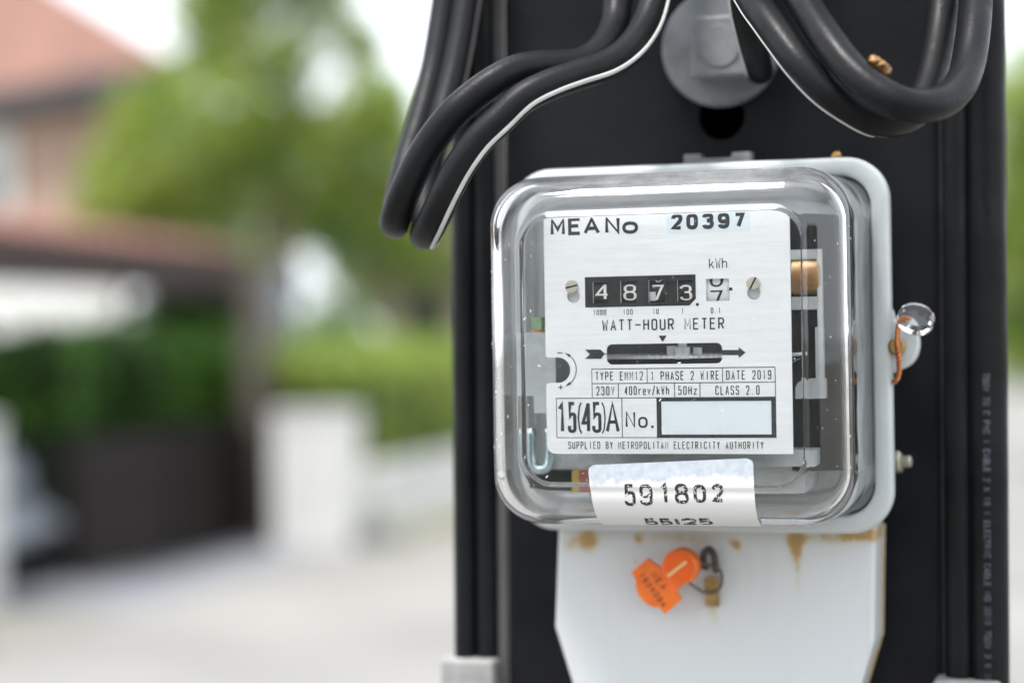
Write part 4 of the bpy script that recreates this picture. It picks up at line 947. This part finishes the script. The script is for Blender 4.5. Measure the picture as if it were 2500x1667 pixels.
# register drums
reg = mesh('register', [W(p) for p in ((x0 - 2, 14, zb1 - 2), (XR - 2, 14, zb1 - 2), (XR - 2, 14, zt1 + 2), (x0 - 2, 14, zt1 + 2))], [(0, 1, 2, 3)], M['dark'], met)
DR = 8.5
for i, (ch, X0, X1, Y0, Y1) in enumerate((('4', 575, 722, 918, 1106), ('8', 872, 1014, 925, 1112), ('7', 1168, 1304, 930, 1112), ('3', 1475, 1606, 930, 1112), ('7', 1786, 1932, 988, 1180))):
    a, b, c, d = wins[i]; zc = (c + d) / 2; yc = 1.6 + DR; white = i == 4
    mb = MB(); mb.cyl((a - .4, yc, zc), (1, 0, 0), DR, b - a + .8, 48, k=0)
    dm = lambda u, v, l, zc=zc, yc=yc: W((u, yc - math.sqrt(max(0, (DR + .02 + l * .5) ** 2 - (v - zc) ** 2)), v))
    k = Ink(dm); p0 = A_(X0, Y1); p1 = A_(X1, Y0); th = 1.0
    k.glyph(ch, p0[0], p0[1], p1[0] - p0[0], p1[1] - p0[1], th, .45, .4)
    if ch == '3': k.stroke([p0 + Vector((0, 0)) if False else Vector((p0[0] + .45, p1[1] - 1.0)), Vector((p0[0] + .45, p1[1] - 1.3))], .9)
    if white:
        q0 = A_(1790, 968); q1 = A_(1932, 790); k.glyph('0', q0[0], q0[1], q1[0] - q0[0], q1[1] - q0[1], th, .35, .4)
        for j in range(13):
            zz = d - .25 - (d - c - .5) * j / 12; long_ = 1.05 if j in (4, 5, 6, 7) else .62
            k.stroke([(b - .05, zz), (b - long_, zz)], .13)
    if i == 2:
        q0 = A_(1240, 900); q1 = A_(1200, 880); k.stroke([A_(1205, 878), A_(1225, 903), A_(1255, 903), A_(1280, 878)], .35)
    mb.add(k.mb.V, k.mb.F, 1)
    if i == 2:
        q0 = A_(1158, 1108); q1 = A_(1218, 1012); mb.add([dm(q0[0], q0[1], .5), dm(q1[0], q0[1], .5), dm(q1[0], q1[1], .5), dm(q0[0], q1[1], .5)], [(0, 1, 2, 3)], 2)
    mb.build('digit_drum', [M['drum_white'] if white else M['drum'], M['panel_ink'] if white else M['digit'], M['bright']], reg, False)
c0 = A_(2008, 1000); c1 = A_(2043, 967)
mesh('drum_pointer', [W((q[0], -.1, q[1])) for q in ((c0[0], c0[1]), (c1[0], c0[1]), (c1[0], c1[1]), (c0[0], c1[1]))], [(0, 1, 2, 3)], M['panel_ink'], reg)

# rotor disc seen through the slot
zd = B_(1190, 283)[1]
mb = MB(); nT = 120; rd = 38; V = []; F = []
cxd, cyd = -.5, 6 + rd
for zz in (zd - .5, zd + .5):
    V.append(W((cxd, cyd, zz)))
    for i in range(nT * 2):
        a = math.pi * i / nT; q = rd if (i // 1) % 2 else rd - .5
        V.append(W((cxd + q * math.cos(a), cyd + q * math.sin(a), zz)))
m2 = nT * 2
for i in range(m2):
    j = (i + 1) % m2; F += [(0, 1 + i, 1 + j), (m2 + 1, m2 + 2 + j, m2 + 2 + i), (1 + i, m2 + 2 + i, m2 + 2 + j, 1 + j)]
mesh('rotor_disc', V, F, M['bright'], met)
# mechanism behind the plate
mb = MB()
q = on(1275, 812, 12); q2 = on(1345, 965, 12)
mb.box(q.x - .5, q2.x + 3, 9, 40, q2.z, q.z); mb.box(q.x + 5, q2.x + 3, 9, 30, q2.z - 6, q2.z - .01)
fr = mb.build('frame_block', M['alu'], met)
q = on(1316, 790, 14); mb = MB(); mb.cyl((q.x + .6, 16, q.z - 2.0), (0, 0, 1), 4.0, 4.2, 6); mb.build('hex_nut', M['green_zinc'], fr)
mb = MB(); mb.cyl((q.x + .6, 16, q.z - 4.2), (0, 0, 1), 4.0, .95, 24); mb.cyl((q.x + .6, 16, q.z - 3.2), (0, 0, 1), 3.5, 1.1, 24); mb.build('nut_washer', M['copper'], fr, True, sharp=40)
q = on(1318, 1150, 14); mb = MB()
mb.tube([(q.x - 2.6, 14, q.z + 15), (q.x - 2.6, 14, q.z + 5), (q.x - 1.4, 14, q.z + 1.4), (q.x + 1, 14, q.z + .6), (q.x + 3.3, 14, q.z + 2), (q.x + 4, 14, q.z + 6), (q.x + 4, 14, q.z + 15)], 1.7, 16); mb.build('wire_hook', M['blue_zinc'], fr, True)
# right-hand iron, coil and bracket
mb = MB(); mb.box(36, 56.5, 30, 60, -48, 40); mb.build('iron_core', M['dark'], met)  # iron core, black and extended right to stand for dark side-wall reflections
mb = MB(); q = on(1940, 610, 24); q2 = on(2012, 798, 24)
ca_ = on(1940, 725, 24); cb_ = on(1940, 756, 24); cc_ = on(1940, 634, 24); cd_ = on(1996, 700, 24)
mb.prism([(q.x - 2, cc_.z), (cd_.x, cc_.z), (cd_.x, ca_.z), (q.x - 2, ca_.z), (q.x - 2, cb_.z), (cd_.x, cb_.z), (cd_.x, q2.z), (q2.x, q2.z), (q2.x, q.z), (q.x - 2, q.z)], 24, 28); fr2 = mb.build('coil_bracket', M['alu'], met)
mb = MB(); cz_ = on(1975, 672, 26).z; mb.cyl((q.x - 2, 28.5, cz_), (1, 0, 0), 6.4, q2.x - q.x + 1.2, 32, bev=1); mb.build('coil', M['coil'], fr2, True, sharp=35)
mb = MB(); q3 = on(1992, 800, 24); q4 = on(2016, 930, 24); mb.box(q3.x, q4.x, 22, 27, q4.z, q3.z + .2); q5 = on(1944, 925, 24); q6 = on(2020, 972, 24)
mb.prism([(q5.x, q6.z), (q6.x, q6.z), (q6.x, q5.z), (q5.x + 3, q5.z), (q5.x + .8, q5.z - 1.2), (q5.x, q5.z - 3)], 22.2, 40); mb.build('magnet_bracket', M['alu'], met)
mb = MB(); q = on(1935, 866, 4); mb.cyl((q.x - 2, 4, q.z), (1, 0, .05), .6, 6, 10); mb.build('guide_pin', M['alu'], met)
# lower terminals and shield
mb = MB(); mb.box(-46, 40, 30, 66, -56, -44); mb.build('terminal_block', M['pan'], met)
mb = MB(); q = on(1402, 1170, 26); mb.box(q.x, q.x + 2.6, 24, 29.9, q.z - 4, q.z + 3.4); tb_ = mb.build('yellow_terminal', M['yellow'], met)
mb = MB(); mb.box(q.x + 2.65, q.x + 9.5, 24, 29.9, q.z - 4, q.z + 3.4); mb.build('red_terminal', M['red'], met)
mb = MB(); mb.box(q.x - 16, q.x - .1, 25, 29.9, q.z - 3, q.z + 3.4); mb.build('black_terminal', M['dark'], met)
mb = MB(); mb.box(-36, 46, 14, 30, -45.5, -40); mb.build('lower_frame', M['alu'], met)
mb = MB(); mb.box(-46, 24, 50, 66, -36, 32); mb.build('rear_frame', mat('inner_dull_alloy', (.035, .037, .037), .5, .3, .4, 60), met)
# white marker wheel seen in the slot behind the disc
mb = MB(); q = on(1685, 858, 20); mb.cyl((q.x - 1, 13, q.z - 2.4), (0, 0, 1), 2.6, 4.0, 14); mb.cyl((q.x - 1, 13, q.z + 1.7), (0, 0, 1), 1.5, 3, 12); mb.cyl((q.x - 5, 14, q.z - 1), (0, 0, 1), 1.6, 3, 12); mb.cyl((q.x + 4, 14, q.z - 1), (0, 0, 1), 1.5, 2.4, 12)
mb.build('gear', mat('white_nylon_gear', (.88, .9, .92), .35), met, True, sharp=40)

# ------------------------------------------------------------------ terminal cover under the cover
def rustpaint():
    m = bpy.data.materials.new('white_paint_with_rust'); m.use_nodes = True; t = m.node_tree; b = t.nodes['Principled BSDF']; N = t.nodes.new; Lk = t.links.new
    g_ = N('ShaderNodeNewGeometry'); sep = N('ShaderNodeSeparateXYZ'); Lk(g_.outputs['Position'], sep.inputs[0])
    nz_ = N('ShaderNodeTexNoise'); nz_.inputs['Scale'].default_value = 240; nz_.inputs['Detail'].default_value = 8; nz_.inputs['Roughness'].default_value = .7; Lk(g_.outputs['Position'], nz_.inputs['Vector'])
    def math_(op, a, b_=None, c=None):
        n_ = N('ShaderNodeMath'); n_.operation = op
        for i, v in enumerate((a, b_, c)):
            if v is None: continue
            if isinstance(v, (int, float)): n_.inputs[i].default_value = v
            else: Lk(v, n_.inputs[i])
        return n_.outputs[0]
    x, z = sep.outputs[0], sep.outputs[2]
    def gauss(cx, cz, sx, szu, szd):
        dx = math_('DIVIDE', math_('SUBTRACT', x, cx), sx); dz = math_('SUBTRACT', z, cz)
        up = math_('DIVIDE', math_('MAXIMUM', dz, 0), szu); dn = math_('DIVIDE', math_('MINIMUM', dz, 0), szd)
        d2 = math_('ADD', math_('MULTIPLY', dx, dx), math_('ADD', math_('MULTIPLY', up, up), math_('MULTIPLY', dn, dn)))
        return math_('POWER', 2.718, math_('MULTIPLY', d2, -1))
    f = None
    for (px, py, sx, su, sdn, k) in ((1440, 1315, 4, 4, 4.5, .8), (1405, 1325, 7, 5, 4.5, .5), (1560, 1315, 2, 3, 2.5, .5), (1942, 1320, 3.2, 6, 7, .95), (1948, 1365, 1.5, 5, 17, .42), (1790, 1325, 2.2, 2, 2, .55), (1802, 1336, 1.8, 2, 2, .5), (1552, 1370, 1.3, 1.3, 1.3, .4),
                                  (2110, 1305, 9, 4, 3, .7), (1740, 1478, 2.5, 2, 9, .5), (1000, 0, 1, 1, 1, 0), (2020, 1312, 14, 3, 3, .5), (1660, 1312, 20, 3, 3, .45)):
        if not k: continue
        p = W(on(px, py, 68)); gk = math_('MULTIPLY', gauss(p.x, p.z, sx * .001, su * .001, sdn * .001), k); f = gk if f is None else math_('ADD', f, gk)
    # worn fold on the right-hand edge
    ed = math_('MULTIPLY', math_('COMPARE', g_.outputs['Pointiness'], 2, .1), 0) 
    s_ = math_('ADD', f, math_('MULTIPLY_ADD', nz_.outputs['Fac'], 1.5, -.75))
    mr = N('ShaderNodeMapRange'); mr.interpolation_type = 'SMOOTHSTEP'; mr.inputs[1].default_value = -.05; mr.inputs[2].default_value = 1.15; Lk(s_, mr.inputs[0])
    fm = math_('MULTIPLY', math_('MULTIPLY', mr.outputs[0], math_('MINIMUM', math_('MULTIPLY', f, 2.0), 1.0)), .58)
    # fine grime and faint vertical run marks
    mp = N('ShaderNodeMapping'); mp.inputs['Scale'].default_value = (210, 210, 14); Lk(g_.outputs['Position'], mp.inputs[0])
    n3 = N('ShaderNodeTexNoise'); n3.inputs['Scale'].default_value = 1; n3.inputs['Detail'].default_value = 5; Lk(mp.outputs[0], n3.inputs['Vector'])
    n4 = N('ShaderNodeTexNoise'); n4.inputs['Scale'].default_value = 900; n4.inputs['Detail'].default_value = 2; Lk(g_.outputs['Position'], n4.inputs['Vector'])
    g3 = N('ShaderNodeMapRange'); g3.inputs[1].default_value = .55; g3.inputs[2].default_value = .8; g3.inputs[4].default_value = .07; Lk(n3.outputs['Fac'], g3.inputs[0])
    g4 = N('ShaderNodeMapRange'); g4.inputs[1].default_value = .72; g4.inputs[2].default_value = .78; g4.inputs[4].default_value = .3; Lk(n4.outputs['Fac'], g4.inputs[0])
    fm = math_('ADD', fm, math_('ADD', g3.outputs[0], g4.outputs[0]))
    cr_ = N('ShaderNodeValToRGB'); cr_.color_ramp.elements[0].color = (.565, .58, .585, 1); cr_.color_ramp.elements[1].color = (.22, .09, .02, 1); e = cr_.color_ramp.elements.new(.45); e.color = (.42, .27, .10, 1); e = cr_.color_ramp.elements.new(.18); e.color = (.53, .50, .42, 1)
    Lk(fm, cr_.inputs[0]); Lk(cr_.outputs[0], b.inputs['Base Color']); b.inputs['Roughness'].default_value = .42
    return m
RP = rustpaint(); rustedge = mat('rusty_edge', (.36, .24, .1), .7, 0, .8, 300, c2=(.4, .36, .28))
YT = 68
def T_(px, py): p = on(px, py, YT); return (p.x, p.z)
zl = CZ - FV + 4
lt = T_(1362, 1300); l2 = T_(1354, 1530); l3 = T_(1396, 1667); r1 = T_(2138, 1285); r2 = T_(2134, 1566); r3 = T_(2104, 1667)
outl = [(lt[0], zl), (lt[0], lt[1]), l2, (l3[0] + 8, l3[1] - 26), (r3[0] - 8, r3[1] - 26), (r3[0], r3[1]), r2, (r1[0], r1[1]), (r1[0], zl)]
mb = MB(); mb.prism(outl, YT, YT + 22, bevel=1.4); tcov = mb.build('terminal_cover', RP, met)
# thin rusty return edge at the back of the right side
mb = MB(); ro = [(r3[0] - 8, r3[1] - 26), r3, r2, (r1[0], r1[1] - 1)]
for a, b in zip(ro, ro[1:]):
    V = [W((a[0] - .3, YT + 22.02, a[1])), W((b[0] - .3, YT + 22.02, b[1])), W((b[0] + .9, YT + 22.02, b[1])), W((a[0] + .9, YT + 22.02, a[1]))]
    V += [v + Vector((0, .0012, 0)) for v in V]
    mb.add(V, [(0, 1, 2, 3), (7, 6, 5, 4), (3, 2, 6, 7), (0, 4, 5, 1), (0, 3, 7, 4), (1, 5, 6, 2)])
mb.build('rusty_edge', rustedge, tcov)
# rusty staple and lug holding the seal
mb = MB(); c = on(1733, 1372, YT - 3)
mb.tube([(c.x - 2.1, YT - .1, c.z - 2), (c.x - 2.2, YT - 4, c.z - 1), (c.x - 1.8, YT - 5, c.z + 3), (c.x, YT - 5, c.z + 5), (c.x + 1.9, YT - 5, c.z + 3), (c.x + 2.2, YT - 4, c.z - 1.5), (c.x + 1.9, YT - .1, c.z - 3)], 1.3, 12); mb.build('seal_staple', mat('dark_rusty_steel', (.09, .07, .05), .6, .3, .5, 400), tcov, True)
mb = MB(); c = on(1738, 1452, YT - 3); mb.box(c.x - 2.4, c.x + 2.4, YT - 3.4, YT - .02, c.z - 4, c.z + 6.5); mb.build('brass_lug', M['brass'], tcov)

# ------------------------------------------------------------------ orange seal tag
YS = 55
def SZ(X, Y, y=YS): p = on(1500 + X / 7.35, 1310 + Y / 7.35, y); return (p.x, p.z)
c0 = SZ(1195, 520)
sl = empty('security_seal', W((c0[0], YS, c0[1])), 'orange plastic security seal hanging on the white terminal cover', 'seal')
body = [(590, 385), (690, 470), (760, 520), (860, 545), (1000, 700), (1130, 830), (1220, 870), (1140, 930), (1115, 985), (1135, 1030), (1195, 1130), (905, 1385), (850, 1330), (800, 1270), (700, 1265), (600, 1220), (500, 1140), (420, 1030), (380, 900), (378, 790), (355, 730), (300, 650), (330, 600)]
mb = MB(); mb.prism([SZ(*p) for p in body], YS, YS + 2.4, bevel=.35); bod = mb.build('tag_plate', M['orange'], sl)
rdl = abs(SZ(1495, 520)[0] - SZ(895, 520)[0]) / 2
mb = MB(); mb.cyl((c0[0] + .1, YS + 4, c0[1]), (0, -1, 0), rdl * 1.06, 7.6, 40, bev=.6); dial = mb.build('dial', M['orange'], sl, True, sharp=35)
mb = MB(); mb.cyl((c0[0] + .1, YS - 3.64, c0[1]), (0, -1, 0), rdl * .84, .5, 40, bev=.15); mb.build('dial_face', M['orange2'], dial, True, sharp=35)
s0_, s1_ = Vector(SZ(1000, 680)), Vector(SZ(1335, 420)); d_ = (s1_ - s0_).normalized(); nn = Vector((-d_.y, d_.x)) * .55
mesh('dial_slot', [W((p.x, YS - 4.25, p.y)) for p in (s0_ - nn, s1_ - nn, s1_ + nn, s0_ + nn)], [(0, 1, 2, 3)], M['cream'], dial)
# stamped letters along the tag
def rowmap(p0, p1):
    a = Vector(SZ(*p0)); b = Vector(SZ(*p1)); d = (b - a).normalized(); nv = Vector((-d.y, d.x)); return a, d, nv, (b - a).length
tmp = MB()
for tx, p0, p1, h in (('MEA', (640, 690), (860, 965), 2.6), ('1824204', (430, 690), (860, 1270), 2.3)):
    a, d, nv, L_ = rowmap(p0, p1); ikk = Ink(lambda u, v, l, a=a, d=d, nv=nv: W((*(lambda q: (q.x, YS - .02 - l, q.y))(a + d * u + nv * v),)))
    ikk.text(tx, 0, L_, 0, h, .5, .3); tmp.add(ikk.mb.V, ikk.mb.F)
tmp.build('stamped_lettering', M['tag_ink'], bod)
wire = [(1330, 820, 57), (1450, 900, 60), (1600, 990, 62), (1760, 1000, 63), (1880, 930, 62), (1930, 780, 62), (1900, 600, 63), (1760, 520, 63), (1560, 480, 61), (1420, 460, 59)]
P = spline([on(1500 + a / 7.35, 1310 + b / 7.35, y) for a, b, y in wire], 10); T, A, B = frames(P); mb = MB()
for ph in (0, math.pi): mb.tube([P[i] + A[i] * .36 * math.cos(i * .8 + ph) + B[i] * .36 * math.sin(i * .8 + ph) for i in range(len(P))], .34, 8, sub=1)
mb.build('seal_wire', mat('grey_seal_wire', (.16, .15, .14), .4, .6), sl, True)

# ------------------------------------------------------------------ clear wire seal on the ear
cs = on(2236, 778, 52)
ws = empty('wire_seal', W(cs), 'clear plastic seal with twisted copper wire on the meter ear', 'seal')
mb = MB(); ax = Vector((.25, -.72, .62)).normalized()
mb.cyl((cs.x - .8, 55, cs.z + .2 - 2), ax, 6.4, 5.2, 40, bev=1.2); mb.build('seal_disc', M['clear'], ws, True, sharp=40)
p = on(2193, 778, 55); mb = MB(); Pts = []
for (px, py, y) in ((2222, 785, 52), (2204, 782, 53), (2195, 792, 53.5), (2191, 812, 53), (2190, 832, 52.6), (2191, 850, 52.4), (2194, 880, 53), (2195, 905, 54), (2190, 925, 55), (2181, 934, 56)): Pts.append(on(px, py, y))
P = spline(Pts, 10); T, A, B = frames(P)
for ph in (0, math.pi): mb.tube([P[i] + A[i] * .55 * math.cos(i * .9 + ph) + B[i] * .55 * math.sin(i * .9 + ph) for i in range(len(P))], .5, 8, sub=1)
mb.build('copper_wire', M['copper'], ws, True)
